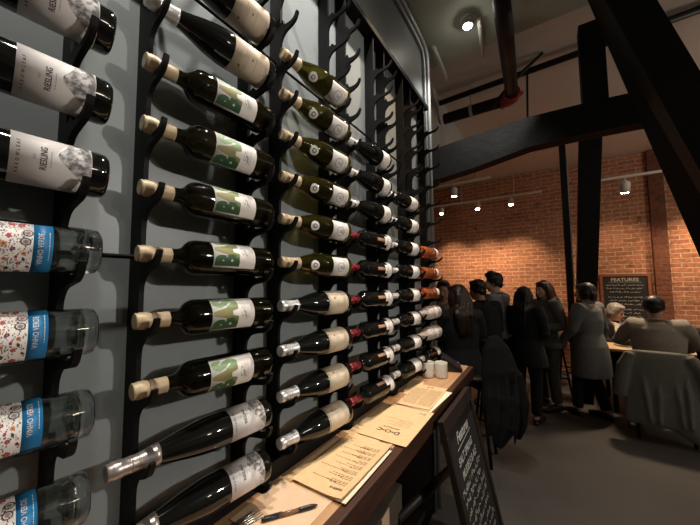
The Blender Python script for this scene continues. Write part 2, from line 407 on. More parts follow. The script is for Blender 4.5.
track_head('h', tr2, (-.075, 0, -.015), .1, 1.0)
b = MB(); b.tube([(.25, 0, .015), (.25, 0, .63)], .006, 8); b.build('suspension_rod', M['white_metal'], tr2)
tr3 = empty('track_light', (1.0, 5.0, 2.885)); lab(tr3, 'track light right of the black posts, its head lighting the dining table', 'lamp')
b = MB(); b.box(-.40, .9, -.018, .018, -.015, .015, 0, .003); b.build('track', M['white_metal'], tr3)
track_head('h', tr3, (-.12, 0, -.015), .3, 1.15)
b = MB(); b.tube([(.6, 0, .015), (.6, 0, .745)], .006, 8); b.build('suspension_rod', M['white_metal'], tr3)

# ------------------------------------------------------------------ wine rack
PITCH = .3655; Y0 = .244             # tip of the bottles in the first full column
def row_z(k): return EYE + .8246 - .12768 * k
def smooth_poly(pts, n=5):
    out = []
    for i in range(len(pts) - 1):
        p0 = pts[max(i - 1, 0)]; p1 = pts[i]; p2 = pts[i + 1]; p3 = pts[min(i + 2, len(pts) - 1)]
        for j in range(n):
            t = j / n
            out.append(tuple(.5 * ((2 * p1[a]) + (-p0[a] + p2[a]) * t + (2 * p0[a] - 5 * p1[a] + 4 * p2[a] - p3[a]) * t * t + (-p0[a] + 3 * p1[a] - 3 * p2[a] + p3[a]) * t ** 3) for a in (0, 1)))
    out.append(pts[-1]); return out
BODY_HOOK = smooth_poly([(-.671, -.104), (-.667, -.084), (-.650, -.066), (-.620, -.0585), (-.592, -.053), (-.576, -.041), (-.569, -.024)], 4) + \
            smooth_poly([(-.575, -.022), (-.583, -.034), (-.600, -.0425), (-.622, -.0450), (-.640, -.0440), (-.650, -.033), (-.658, -.037), (-.671, -.040)], 3)
NECK_HOOK = smooth_poly([(-.671, -.076), (-.667, -.056), (-.652, -.038), (-.630, -.030), (-.612, -.021), (-.602, -.008), (-.598, .006)], 4) + \
            smooth_poly([(-.605, .007), (-.611, -.003), (-.621, -.0115), (-.640, -.0145), (-.655, -.0105), (-.6595, .004), (-.664, .003), (-.671, -.004)], 3)
rack = empty('wine_rack', (0, 0, 1.04))
lab(rack, 'tall black steel wall rack with hooked uprights holding rows of wine bottles', 'wine rack')
ZTOP = EYE + 1.235
def upright(y, hook):
    poly = [(-.7195, 1.075)]
    for k in range(10, -3, -1):
        z = row_z(k)
        poly += [(x, z + dz) for x, dz in hook]
    poly += [(-.671, ZTOP), (-.7195, ZTOP)]
    poly = [(x, z - 1.04) for x, z in poly]
    poly.insert(1, (-.671, .04))
    b = MB(); b.prism(poly, y - .0045, y + .0045)
    return b.build('upright', M['steel_black'], rack)
NECK_Y = [.268 + PITCH * i for i in range(-1, 5)]
BODY_Y = [.150 + PITCH * i for i in range(0, 6)]
for y in NECK_Y: upright(y, NECK_HOOK)
for y in BODY_Y: upright(y, BODY_HOOK)
b = MB(); b.box(-.719, -.655, -.25, 2.05, -.0055, .045, 0, .002); b.build('bottom_rail', M['steel_black'], rack)
b = MB(); b.box(-.719, -.66, -.25, 2.05, ZTOP - 1.04, ZTOP - 1.04 + .03, 0, .002); b.build('top_rail', M['steel_black'], rack)
for z in (EYE + .055, EYE + .70):
    b = MB(); b.tube([(-.692, -.25, z - 1.04), (-.692, 2.0, z - 1.04)], .0045, 8); b.build('tie_rod', M['steel_black'], rack)

# ------------------------------------------------------------------ bottles
def neck(r, z0, H, lip=.0158):
    return [(r, z0), (r * .98, H - .022), (lip, H - .020), (lip, H - .008), (r * .98, H - .006), (r * .96, H), ]
PUNT = lambda R: [(.004, .022), (R * .45, .010), (R * .74, .001), (R * .88, 0), (R * .97, .004), (R, .012)]
PROF = {
 'bordeaux': PUNT(.0380) + [(.0380, .184), (.0377, .191), (.0364, .1985), (.0335, .2055), (.0285, .2115), (.0220, .2165), (.0180, .221), (.0157, .228)] + neck(.0146, .242, .30),
 'burgundy': PUNT(.0410) + [(.0410, .128), (.0403, .142), (.0385, .157), (.0345, .177), (.0290, .198), (.0235, .217), (.0190, .233), (.0165, .246)] + neck(.0150, .258, .302),
 'flute': PUNT(.0375) + [(.0375, .145), (.0368, .158), (.0343, .178), (.0300, .204), (.0250, .230), (.0198, .254), (.0165, .272)] + neck(.0140, .286, .334, .0150),
 'clear': [(.004, .006), (.026, .0035), (.0315, 0), (.0362, .004), (.0372, .014), (.0372, .165), (.0355, .182), (.0300, .204), (.0225, .226), (.0170, .246)] + neck(.0150, .258, .312),
 'champagne': PUNT(.0435) + [(.0435, .125), (.0425, .142), (.0390, .165), (.0325, .195), (.0245, .225), (.0185, .25)] + neck(.0165, .265, .305, .0175),
}
def radius_at(kind, z):
    p = PROF[kind][5:]
    for (r0, z0), (r1, z1) in zip(p, p[1:]):
        if z0 <= z <= z1 and z1 > z0: return r0 + (r1 - r0) * (z - z0) / (z1 - z0)
    return p[-1][0]
def capsule_mb(kind, z0, rings=2):
    b = MB(); H = PROF[kind][-1][1]; g = .0009
    pr = []; n = 9
    zz = [z0 + (H - .024 - z0) * i / n for i in range(n + 1)]
    pr = [(radius_at(kind, z) + g, z) for z in zz]
    pr = [(pr[0][0] - .0006, z0 - .0002)] + pr
    lip = PROF[kind][-4][0] + g
    pr += [(lip, H - .0205), (lip, H - .0075), (radius_at(kind, H - .004) + g, H - .0055), (lip - .0008, H - .001), (lip - .003, H + .0009)]
    # fine dark scored lines near the top
    mis = [0] * (len(pr) - 1)
    b.lathe(pr, 32, 0, mis)
    for q in range(rings):
        zr = z0 + (H - z0) * (.42 + .13 * q)
        rr = radius_at(kind, zr) + g
        b.lathe([(rr + .0002, zr - .0006), (rr + .0004, zr), (rr + .0002, zr + .0006)], 32, 1)
    return b
class Wrap:
    """flat label art wrapped on a bottle: u along the reading direction, v up the bottle"""
    def __init__(s, R): s.R = R; s.b = MB()
    def pt(s, u, v, lift): a = u / s.R; r = s.R + lift; return (r * math.cos(a), r * math.sin(a), v)
    def sheet(s, u0, u1, v0, v1, mi=0, lift=.0005, thick=.0004, nu=26):
        vs = []; fs = []
        for l in (lift - thick, lift):
            for j in (v0, v1):
                for i in range(nu + 1): vs.append(s.pt(u0 + (u1 - u0) * i / nu, j, l))
        n = nu + 1
        for i in range(nu):
            fs += [[2 * n + i, 2 * n + i + 1, 3 * n + i + 1, 3 * n + i], [i + 1, i, n + i, n + i + 1],
                   [i, i + 1, 2 * n + i + 1, 2 * n + i], [n + i + 1, n + i, 3 * n + i, 3 * n + i + 1]]
        fs += [[0, 2 * n, 3 * n, n], [nu, n + nu, 3 * n + nu, 2 * n + nu]]
        s.b.add(vs, fs, mi, True)
    def geo(s, vs, fs, mi, lift): s.b.add([s.pt(u, v, lift) for u, v in vs], fs, mi, True)
    def text(s, t, u, v, size, mi, bold=0, rot=0, lift=.0007, space=1.0, cuts=0, sx=1.0):
        vs, fs = text_geo(t, size, bold, 'CENTER', 0, space, cuts)
        c, sn = math.cos(rot), math.sin(rot)
        s.geo([(u + (x * sx) * c - y * sn, v + (x * sx) * sn + y * c) for x, y in vs], fs, mi, lift)
    def disc(s, u, v, ru, rv, mi, lift=.0007, n=18, r_in=0):
        if r_in:
            vs = [(u + ru * k * math.cos(2 * PI * i / n), v + rv * k * math.sin(2 * PI * i / n)) for k in (1, r_in) for i in range(n)]
            fs = [[i, (i + 1) % n, n + (i + 1) % n, n + i] for i in range(n)]
        else:
            vs = [(u, v)] + [(u + ru * math.cos(2 * PI * i / n), v + rv * math.sin(2 * PI * i / n)) for i in range(n)]
            fs = [[0, 1 + i, 1 + (i + 1) % n] for i in range(n)]
        s.geo(vs, fs, mi, lift)
    def lines(s, u0, u1, v, n, gap, mi, h=.0008, rnd=None):
        rnd = rnd or random
        for i in range(n):
            w = (u1 - u0) * rnd.uniform(.6, 1); c = (u0 + u1) / 2; vv = v - i * gap
            x = c - w / 2
            while x < c + w / 2:
                ww = rnd.uniform(.002, .005); k = 2
                s.geo([(x, vv), (x + ww, vv), (x + ww, vv + h), (x, vv + h)], [[0, 1, 2, 3]], mi, .0007); x += ww + .0012

def bottle_root(): 
    return empty('wine_bottle')
def glass(kind, m, root, seg=44):
    b = MB(); b.lathe(PROF[kind], seg); return b.build('bottle_glass', m, root)
PROTO = {}
def proto(key, fn): PROTO[key] = fn()
def mk_bas():
    r = bottle_root(); glass('bordeaux', M['glass_green'], r)
    capsule_mb('bordeaux', .241).build('capsule', [M['cap_cork'], M['cap_dark']], r)
    w = Wrap(.0380); w.sheet(-.043, .043, .060, .166, 0)
    # three tall block letters in different greens
    for t, u, mi in (('B', -.0250, 1), ('A', .0005, 2), ('S', .0255, 3)):
        w.text(t, u, .1300, .074, mi, .0050, 0, .0008, 1, 3, .62)
    w.text('~', -.004, .086, .03, 4, .0004, .4); w.lines(-.022, .022, .086, 4, .0036, 4); w.disc(.002, .092, .012, .0035, 4, .0007, 18, .8)
    w.b.build('front_label', [M['lab_white'], M['gr_dark'], M['gr_mid'], M['gr_light'], M['flo_grey']], r); return r
def mk_riesling():
    r = bottle_root(); glass('flute', M['glass_black'], r)
    capsule_mb('flute', .252).build('capsule', [M['cap_pewter'], M['cap_dark']], r)
    w = Wrap(.0375); w.sheet(-.050, .050, .024, .112, 0)
    w.text('ARROWLEAF', .000, .104, .0052, 2, .0001, 0, .0007, 1.9)
    w.text('RIESLING', .004, .078, .0100, 2, .0002, 0, .0007, 1.0, 0, .85)
    w.text('2021', .004, .088, .0040, 3, 0, 0, .0007); w.lines(-.012, .020, .070, 1, .003, 3)
    # engraved hill rising from the foot of the label to a peak
    prof = [(-.034, .002), (-.026, .006), (-.016, .014), (-.006, .024), (.004, .034), (.012, .0385), (.018, .0375), (.024, .033), (.032, .029), (.040, .026), (.0495, .024)]
    prof = smooth_poly(prof, 3); vs = []; fs = []
    for u, h in prof: vs += [(u, .0245), (u, .0245 + h)]
    for i in range(len(prof) - 1): fs.append([2 * i, 2 * i + 2, 2 * i + 3, 2 * i + 1])
    w.geo(vs, fs, 1, .0007)
    w.geo([(-.046, .0245), (-.020, .0245), (-.025, .032), (-.036, .036)], [[0, 1, 2, 3]], 4, .0009)
    w.b.build('front_label', [M['lab_grey'], M['hill'], M['ink'], M['flo_grey'], M['gold']], r); return r
def mk_beige():
    r = bottle_root(); glass('burgundy', M['glass_black'], r)
    capsule_mb('burgundy', .242).build('capsule', [M['cap_silver'], M['cap_pewter']], r)
    w = Wrap(.0410); w.sheet(-.056, .056, .026, .124, 0)
    w.lines(-.020, .020, .108, 1, .003, 1); w.lines(-.026, .026, .092, 2, .005, 1); w.lines(-.016, .016, .064, 1, .004, 1); w.disc(.010, .075, .0025, .0025, 1); w.disc(-.018, .104, .004, .003, 1); w.lines(-.022, .022, .036, 2, .004, 1)
    w.b.build('front_label', [M['lab_beige'], M['ink_brown']], r); return r
def mk_pinot():
    r = bottle_root(); glass('burgundy', M['glass_black'], r)
    capsule_mb('burgundy', .240).build('capsule', [M['cap_silver'], M['cap_pewter']], r)
    w = Wrap(.0410); w.sheet(-.058, .058, .026, .128, 0)
    w.sheet(-.058, .058, .123, .1245, 2, .0006); w.sheet(-.058, .058, .030, .0312, 2, .0006)
    w.disc(.010, .098, .004, .0045, 1); w.lines(-.024, .024, .088, 3, .006, 2); w.lines(-.024, .024, .052, 2, .006, 2); w.disc(-.012, .064, .002, .002, 1); w.disc(.012, .064, .002, .002, 1)
    w.b.build('front_label', [M['lab_cream'], M['red_print'], M['ink_brown']], r); return r
def mk_chard():
    r = bottle_root(); glass('burgundy', M['glass_olive'], r)
    capsule_mb('burgundy', .234).build('capsule', [M['cap_cork'], M['cap_dark']], r)
    w = Wrap(.0410); w.sheet(-.036, .036, .022, .106, 0)
    w.disc(0, .066, .017, .020, 1, .0007, 20, .86); w.text('g', 0, .067, .030, 1, .0002); w.lines(-.018, .018, .038, 3, .0035, 1)
    w.b.build('front_label', [M['lab_white'], M['flo_grey']], r)
    # round seal on the sloping shoulder
    k = MB(); n = 24; zc = .186
    ra = radius_at('burgundy', zc - .013); rb = radius_at('burgundy', zc + .013)
    def sp(u, v, l):
        z = zc + v; R = radius_at('burgundy', z); a = u / R
        return ((R + l) * math.cos(a), (R + l) * math.sin(a), z + l * .35)
    for rad, mi, l in ((.0155, 0, .0008), (.0075, 1, .0012), (.0045, 0, .0016)):
        rg = [0, .35, .7, 1.0]
        vs = [sp(0, 0, l)]; fs = []
        for q in rg[1:]: vs += [sp(rad * q * math.cos(2 * PI * i / n), rad * q * math.sin(2 * PI * i / n), l) for i in range(n)]
        fs += [[0, 1 + i, 1 + (i + 1) % n] for i in range(n)]
        for q in range(2):
            o = 1 + q * n; fs += [[o + i, o + n + i, o + n + (i + 1) % n, o + (i + 1) % n] for i in range(n)]
        k.add(vs, fs, mi, True)
    k.build('shoulder_seal', [M['lab_white'], M['flo_dark']], r); return r
def mk_white_cap():
    r = bottle_root(); glass('burgundy', M['glass_black'], r)
    capsule_mb('burgundy', .236).build('capsule', [M['cap_white'], M['cap_silver']], r)
    w = Wrap(.0410); w.sheet(-.052, .052, .018, .078, 0); w.lines(-.02, .02, .06, 3, .010, 1)
    w.b.build('front_label', [M['lab_white'], M['red_print']], r); return r
def mk_red_cap():
    r = bottle_root(); glass('bordeaux', M['glass_black'], r)
    capsule_mb('bordeaux', .238).build('capsule', [M['cap_red'], M['cap_dark']], r)
    w = Wrap(.0380); w.sheet(-.048, .048, .012, .046, 0)
    w.sheet(-.020, .020, .040, .072, 0, .0005); w.geo([(-.011, .030), (.011, .030), (.011, .066), (-.011, .066)], [[0, 1, 2, 3]], 1, .0008)
    w.geo([(-.018, .044), (.018, .044), (.018, .054), (-.018, .054)], [[0, 1, 2, 3]], 1, .0009)
    w.sheet(-.0065, .0065, .072, .135, 2, .0005, .0004, 6)
    w.b.build('front_label', [M['lab_white'], M['red_print'], M['strip']], r); return r
def mk_white_label():
    r = bottle_root(); glass('bordeaux', M['glass_black'], r)
    capsule_mb('bordeaux', .236).build('capsule', [M['cap_white'], M['cap_silver']], r)
    w = Wrap(.0380); w.sheet(-.052, .052, .030, .112, 0); w.lines(-.02, .02, .09, 2, .012, 1); w.lines(-.024, .024, .055, 2, .008, 1)
    w.b.build('front_label', [M['lab_white'], M['flo_grey']], r); return r
def mk_rose():
    r = bottle_root(); glass('bordeaux', M['glass_rose'], r)
    capsule_mb('bordeaux', .24).build('capsule', [M['cap_white'], M['cap_silver']], r)
    w = Wrap(.0380); w.sheet(-.030, .055, .012, .050, 0); w.disc(-.004, .095, .010, .012, 1)
    w.b.build('front_label', [M['lab_white'], M['red_print']], r); return r
def mk_champ():
    r = bottle_root(); glass('champagne', M['foil'], r)
    capsule_mb('champagne', .20, 1).build('foil', [M['foil'], M['cap_silver']], r)
    w = Wrap(.0435); w.sheet(-.05, .05, .03, .105, 0); w.disc(0, .07, .014, .018, 1, .0007, 20, .7)
    w.b.build('front_label', [M['lab_white'], M['red_print']], r); return r
def mk_dark():
    r = bottle_root(); glass('bordeaux', M['glass_black'], r)
    capsule_mb('bordeaux', .236).build('capsule', [M['cap_white'], M['cap_silver']], r)
    w = Wrap(.0380); w.sheet(-.035, .05, .035, .085, 0); w.lines(-.02, .02, .07, 2, .012, 1)
    w.b.build('front_label', [M['lab_white'], M['flo_grey']], r); return r
def mk_clear():
    r = bottle_root()
    b = MB(); b.lathe(PROF['clear'] + [(.0115, .311), (.0115, .262), (.0142, .246), (.0197, .226), (.0272, .204), (.0328, .182), (.0346, .165), (.0346, .024), (.031, .017), (.020, .020), (.009, .028), (.002, .031)], 64, 0, [1] * 4 + [0] * (len(PROF['clear']) + 2) + [1] * 5); b.build('bottle_glass', [M['glass_clear'], M['glass_base_dark']], r)
    capsule_mb('clear', .25).build('capsule', [M['cap_white'], M['cap_silver']], r)
    w = Wrap(.0372); rnd = random.Random(3)
    w.sheet(-.044, .044, .079, .149, 0); w.sheet(-.044, .044, .059, .0795, 1, .0006)
    w.text('VINHO VERDE', .001, .0715, .0085, 0, 0, 0, .0009, 1.08, 0, .80)
    w.lines(-.02, .03, .0625, 1, .003, 0)
    pts = []
    for _ in range(160):
        u = rnd.uniform(-.040, .040); v = rnd.uniform(.083, .144); s = rnd.choice([.0055, .0042, .003])
        if all((u - a) ** 2 + (v - c) ** 2 > (s + q + .0008) ** 2 for a, c, q in pts):
            pts.append((u, v, s)); t = rnd.random()
            if s > .005: w.disc(u, v, s, s, 5, .0007, 20, .72); w.disc(u, v, s * .55, s * .55, 6); w.disc(u, v, s * .25, s * .25, 2, .0009)
            elif t < .5:
                col = rnd.choice([2, 2, 3, 4])
                for q in range(5):
                    a = q * 2 * PI / 5 + t; w.disc(u + s * .55 * math.cos(a), v + s * .55 * math.sin(a), s * .40, s * .40, col, .0007, 8)
                w.disc(u, v, s * .3, s * .3, 4 if col != 4 else 3, .0009, 8)
            else: w.disc(u, v, s * .8, s * .55, rnd.choice([2, 5, 6, 3]), .0007, 10)
    for _ in range(420):
        u = rnd.uniform(-.042, .042); v = rnd.uniform(.081, .147); w.disc(u, v, rnd.uniform(.0006, .0016), rnd.uniform(.0005, .0010), rnd.choice([5, 6, 6, 5, 2]), .00065, 6)
    w.b.build('front_label', [M['lab_white'], M['blue'], M['flo_red'], M['flo_plum'], M['flo_orange'], M['flo_dark'], M['flo_grey']], r); return r
MK = dict(bas=mk_bas, riesling=mk_riesling, beige=mk_beige, pinot=mk_pinot, chard=mk_chard, white_cap=mk_white_cap, red_cap=mk_red_cap,
          white_label=mk_white_label, rose=mk_rose, champ=mk_champ, dark=mk_dark, clear=mk_clear)
KINDR = dict(bas=.038, riesling=.0375, beige=.041, pinot=.041, chard=.041, white_cap=.041, red_cap=.038, white_label=.038, rose=.038, champ=.0435, dark=.038, clear=.0372)
used = set()
def place(key, colm, k, label, group, roll, dy=0.0):
    if key not in PROTO: PROTO[key] = MK[key]()
    o = PROTO[key] if key not in used else copy_tree(PROTO[key])
    used.add(key)
    R = KINDR[key]
    zl = Vector((-.024, -.30, .0045)).normalized()
    xl = Vector((1, 0, 0)); xl = (xl - zl * xl.dot(zl)).normalized(); yl = zl.cross(xl)
    m3 = Matrix((xl, yl, zl)).transposed() @ Matrix.Rotation(roll, 3, 'Z')
    o.rotation_euler = m3.to_euler(); o.scale = (.985, .985, .968)
    o.location = (-.620, Y0 + PITCH * (colm - 2) + .2925 + dy, row_z(k) - (.0435 - R) + .0012)
    o.location.y += {4: -.016, 5: -.008}.get(colm, 0)
    tag(o, label, 'wine bottle', group); return o
def view(k): return -math.atan2(row_z(k) - EYE, .62)
ORD = ['topmost', 'second', 'third', 'fourth', 'fifth', 'sixth', 'seventh', 'eighth', 'ninth']
# first column (cut by the left edge): three flutes, four clear bottles
for i, k in enumerate((3, 4, 5)):
    place('riesling', 1, k, 'dark riesling bottle with hill label at the left edge, %s of three from the top' % ORD[i].replace('topmost', 'first'), 'riesling bottles at the left edge', view(k) + (.10, .05, .12)[i], .014)
for i, k in enumerate((6, 7, 8, 9)):
    place('clear', 1, k, 'clear bottle with blue banded floral label, %s at the left edge' % ['topmost', 'second from the top', 'third from the top', 'lowest'][i],
          'clear floral bottles at the left edge', view(k) + (-.05, .12, .25, .1)[i], .010)
# second column
place('beige', 2, 1, 'dark bottle with plain beige label, uppermost at the top edge above the silver capped one', 'beige label bottles in the second column', view(1) + .1)
place('beige', 2, 2, 'dark bottle with plain beige label and silver capsule directly above the green lettered bottles', 'beige label bottles in the second column', view(2) + .12)
for i, (k, q) in enumerate(zip(range(3, 9), (.70, .22, .62, .62, .05, -.36))):
    place('bas', 2, k, 'dark green bottle with green block letters, %s of six' % ['topmost', 'second from the top', 'third from the top', 'fourth from the top', 'fifth from the top', 'lowest'][i],
          'green lettered bottles in the second column', view(k) + q)
place('riesling', 2, 9, 'long riesling flute with pewter capsule just below the green lettered bottles', 'riesling bottles low in the second column', view(9) + .10)
place('riesling', 2, 10, 'lowest riesling flute, just above the ledge near the pen', 'riesling bottles low in the second column', view(10) + .02)
# third column
for i, k in enumerate(range(1, 7)):
    place('chard', 3, k, 'olive bottle with round white shoulder seal, %s of six' % ['topmost', 'second from the top', 'third from the top', 'fourth from the top', 'fifth from the top', 'lowest'][i],
          'olive bottles with round seals', view(k) + (.05, .0, .05, 0, .05, -.05)[i])
for i, k in enumerate(range(7, 11)):
    place('pinot', 3, k, 'black bottle with wide cream label and silver capsule, %s of four' % ['topmost', 'second from the top', 'third from the top', 'lowest'][i],
          'cream label bottles below the round seals', view(k) + (.1, .05, .1, .15)[i], -.0 )
# fourth column
for i, k in enumerate((2, 3, 4)):
    place('white_cap', 4, k, 'dark bottle with white capsule above the red capped bottles, %s of three' % ['topmost', 'middle', 'lowest'][i], 'white capped bottles above the red capped ones', view(k) + .1)
for i, k in enumerate(range(5, 11)):
    place('red_cap', 4, k, 'red capped bottle with cross shaped white label, %s of six' % ['topmost', 'second from the top', 'third from the top', 'fourth from the top', 'fifth from the top', 'lowest'][i],
          'red capped bottles', view(k) + (.3, .15, .1, .05, .1, .25)[i])
# fifth column
for i, k in enumerate(range(3, 11)):
    place('white_label', 5, k, 'white labelled bottle right of the red capped column, %s of eight' % ['topmost', 'second from the top', 'third from the top', 'fourth from the top', 'fourth from the bottom', 'third from the bottom', 'second from the bottom', 'lowest'][i],
          'white label bottles in the fifth column', view(k) + (.1, .2, .05, .1, .15, .1, .15, .2)[i])
# sixth column
for i, k in enumerate((5, 6, 7)):
    place('rose', 6, k, 'orange rose bottle at the far end of the rack, %s of three' % ['topmost', 'middle', 'lowest'][i], 'rose bottles at the rack end', view(k) + .4, -.038)
for i, k in enumerate((8, 9)):
    place('champ', 6, k, 'pale foil wrapped sparkling bottle at the rack end, %s' % ['directly below the rose bottles', 'the lower of two'][i], 'pale wrapped bottles at the rack end', view(k), -.030)
place('dark', 6, 10, 'dark bottle with white label lowest at the far end, above the two mugs', None, view(10) + .2, -.02)

# ------------------------------------------------------------------ ledge and the things on it
led = empty('bar_ledge', (-.56, .9, 1.034)); lab(led, 'long narrow wooden ledge below the wine rack, dark front edge', 'ledge')
b = MB(); b.box(-.155, .112, -1.9, 1.17, -.035, 0, 0, .002); b.build('ledge_board', M['wood'], led)
b = MB(); b.box(.1122, .142, -1.9, 1.17, -.072, 0, 0, .004); b.build('front_trim', M['wood_edge'], led)
for y in (-.2, .45, 1.1):
    b = MB(); b.prism([(-.155, -.036), (.10, -.036), (.10, -.07), (-.12, -.32), (-.155, -.32)], y - .02, y + .02); b.build('bracket', M['wood_dark'], led)
ZL = 1.0345
def sheet_paper(name, x0, x1, y0, y1, z, m, rot=0, curl=0.0, art=None, inkm=None, th=.0012):
    """paper lying on the ledge; local x across (to the wall negative), y along"""
    b = MB(); n = 14; cx, cy = (x0 + x1) / 2, (y0 + y1) / 2
    w, h = (x1 - x0) / 2, (y1 - y0) / 2
    def zz(x, y): 
        t = max(0, (x / w - .2)); u = max(0, (-y / h - .3)); return curl * (t * t + .6 * u * u)
    top = [(w * (2 * i / n - 1), h * (2 * j / n - 1)) for j in range(n + 1) for i in range(n + 1)]
    vs = [(x, y, zz(x, y) + th) for x, y in top] + [(x, y, zz(x, y)) for x, y in top]
    N = (n + 1) ** 2; fs = []
    for j in range(n):
        for i in range(n):
            a = j * (n + 1) + i; fs.append([a, a + 1, a + n + 2, a + n + 1]); fs.append([N + a + n + 1, N + a + n + 2, N + a + 1, N + a])
    for i in range(n):
        a = i; fs.append([a, N + a, N + a + 1, a + 1]); a = n * (n + 1) + i; fs.append([a + 1, N + a + 1, N + a, a])
        a = i * (n + 1); fs.append([a + n + 1, N + a + n + 1, N + a, a]); a = i * (n + 1) + n; fs.append([a, N + a, N + a + n + 1, a + n + 1])
    b.add(vs, fs, 0, False)
    if art:
        for vs2, fs2, mi in art:
            b.add([(x, y, zz(x, y) + th + .0004) for x, y in vs2], fs2, mi)
    o = b.build(name, [m] + (inkm or [M['ink_brown'], M['ink']]), None, (cx, cy, z)); o.rotation_euler = (0, 0, rot); return o
def menu_lines(rows, x0, x1, y, gap, h, mi=1, rnd=random, flip=True, full=False):
    """rows of tiny words; text reads towards the far end (upside down for the viewer)"""
    out = []
    for i in range(rows):
        yy = y + gap * i; w = (x1 - x0) * (1 if full else rnd.uniform(.45, 1)); x = x1
        while x > x1 - w:
            ww = rnd.uniform(.004, .013)
            out.append(([(x - ww, yy), (x, yy), (x, yy + h), (x - ww, yy + h)], [[0, 1, 2, 3]], mi)); x -= ww + .0025
    return out
def art_text(t, x, y, size, mi, bold=0, rot=PI):
    vs, fs = text_geo(t, size, bold); c, s = math.cos(rot), math.sin(rot)
    return ([(x + u * c - v * s, y + u * s + v * c) for u, v in vs], fs, mi)
rnd = random.Random(5)
P = sheet_paper('menu_sheet', -.640, -.470, .455, .640, ZL, M['kraft_pale'], .03); lab(P, 'bare pale kraft sheet under the pen at the near end of the ledge', 'menu')
P = sheet_paper('menu_sheet', -.645, -.505, .618, .880, ZL + .0002, M['kraft'], .02, 0, [([(-.02, -.1), (-.012, -.1), (-.012, -.092), (-.02, -.092)], [[0, 1, 2, 3]], 2)])
lab(P, 'plain kraft menu lying closest to the rack under the printed menu', 'menu')
P = sheet_paper('menu_sheet', -.590, -.436, .628, .900, ZL + .0025, M['cream'], .02, .004); lab(P, 'cream sheet whose edge peeks out below the printed wine menu', 'menu')
art = [art_text('RESERVE', .045, -.118, .0105, 2, .0004)]
for q in range(8): art += menu_lines(3, -.005, .062, -.100 + q * .0265, .0062, .0021, 1, rnd) + menu_lines(1, -.055, .03, -.0965 + q * .0265, .006, .0021, 1, rnd)
P = sheet_paper('menu_sheet', -.612, -.446, .626, .925, ZL + .006, M['kraft'], .01, .010, art); lab(P, 'kraft menu printed with one column of small text, nearest printed one', 'menu')
P = sheet_paper('menu_sheet', -.640, -.500, .925, 1.225, ZL, M['kraft'], -.03); lab(P, 'kraft menu half hidden against the rack behind the second printed menu', 'menu')
art = [art_text('D\u2022O\u2022C', -.005, -.080, .030, 2, .0008), art_text('RISTORANTE', -.005, -.052, .011, 2, .0003)]
art += menu_lines(5, -.055, .050, -.025, .012, .0022, 1, rnd) + [art_text('D\u2022C', .055, .118, .016, 2, .0003)]
P = sheet_paper('menu_sheet', -.595, -.410, .944, 1.245, ZL + .003, M['kraft'], .01, .003, art); lab(P, 'kraft menu with three large letters printed upside down, middle of the ledge', 'menu')
P = sheet_paper('menu_sheet', -.575, -.420, 1.262, 1.535, ZL, M['cream'], -.06); lab(P, 'cream sheet under the farthest text covered menu', 'menu')
art = menu_lines(17, -.068, -.004, -.115, .0125, .004, 1, rnd, True, True) + menu_lines(17, .006, .068, -.115, .0125, .004, 1, rnd, True, True) + [([(-.02, .118), (-.008, .118), (-.008, .128), (-.02, .128)], [[0, 1, 2, 3]], 2), ([(.0, .118), (.012, .118), (.012, .128), (0, .128)], [[0, 1, 2, 3]], 2)]
P = sheet_paper('menu_sheet', -.592, -.440, 1.265, 1.560, ZL + .0025, M['kraft'], .02, .002, art); lab(P, 'kraft menu covered in two columns of text, farthest along the ledge', 'menu')
P = sheet_paper('menu_sheet', -.640, -.56, 1.40, 1.62, ZL, M['kraft'], .25); lab(P, 'kraft slip sticking out towards the rack just before the mugs', 'menu')
# pen
pen = empty('ballpoint_pen', (-.5275, .540, ZL + .0064)); lab(pen, 'dark clicker pen with clear middle lying on the pale kraft sheet', 'pen')
pen.rotation_euler = (0, 0, math.atan2(.103, .075))
def along(prof):            # lathe about local X
    b = MB(); b.lathe(prof, 18); b.xf(Matrix.Rotation(PI / 2, 4, 'Y')); return b
along([(.0046, -.028), (.0046, .018)]).build('barrel', M['clear_plastic'], pen)
along([(.0050, .018), (.0052, .022), (.0052, .046), (.0040, .056), (.0012, .064)]).build('tip_section', M['plastic_black'], pen)
along([(.0030, -.068), (.0050, -.062), (.0050, -.0285)]).build('grip', M['plastic_black'], pen)
b = MB(); b.box(-.062, -.02, -.0016, .0016, .0052, .0068, 0, .0004); b.build('clip', M['plastic_black'], pen)
# fork
fk = empty('dinner_fork', (-.600, .445, ZL + .004)); lab(fk, 'steel fork whose tines show at the bottom edge of the ledge', 'fork'); fk.rotation_euler = (0, 0, math.radians(78))
b = MB()
for i in range(4):
    y = -.0105 + .007 * i; b.tube([(.005, y, .001), (.03, y, .001), (.058, y, .004)], [.0019, .0019, .0009], 8)
b.build('tines', M['steel'], fk)
b = MB(); b.tube([(.006, 0, .001), (-.01, 0, 0), (-.022, 0, .001), (-.05, 0, .004), (-.14, 0, .0)], [(.0125, .0016), (.0125, .0016), (.006, .002), (.003, .002), (.006, .0018)], 12, 0, (0, 1, 0)); b.build('handle', M['steel'], fk)
# two mugs
def mug(loc, label, rz):
    r = empty('coffee_mug', loc, rz); lab(r, label, 'mug', 'white mugs at the far end of the ledge')
    b = MB(); b.lathe([(.029, 0), (.033, .003), (.034, .01), (.036, .082), (.0355, .085), (.0335, .085), (.033, .08), (.031, .012), (.002, .008)], 32); b.build('cup', M['ceramic'], r)
    b = MB(); b.tube([(.035, 0, .068), (.049, 0, .066), (.055, 0, .048), (.048, 0, .028), (.034, 0, .022)], .0045, 10); b.build('handle', M['ceramic'], r)
    return r
mug((-.596, 1.712, ZL), 'plain white mug, the one closer to the wine rack', 1.1)
mug((-.528, 1.742, ZL), 'plain white mug, the one closer to the front edge of the ledge', 1.9)
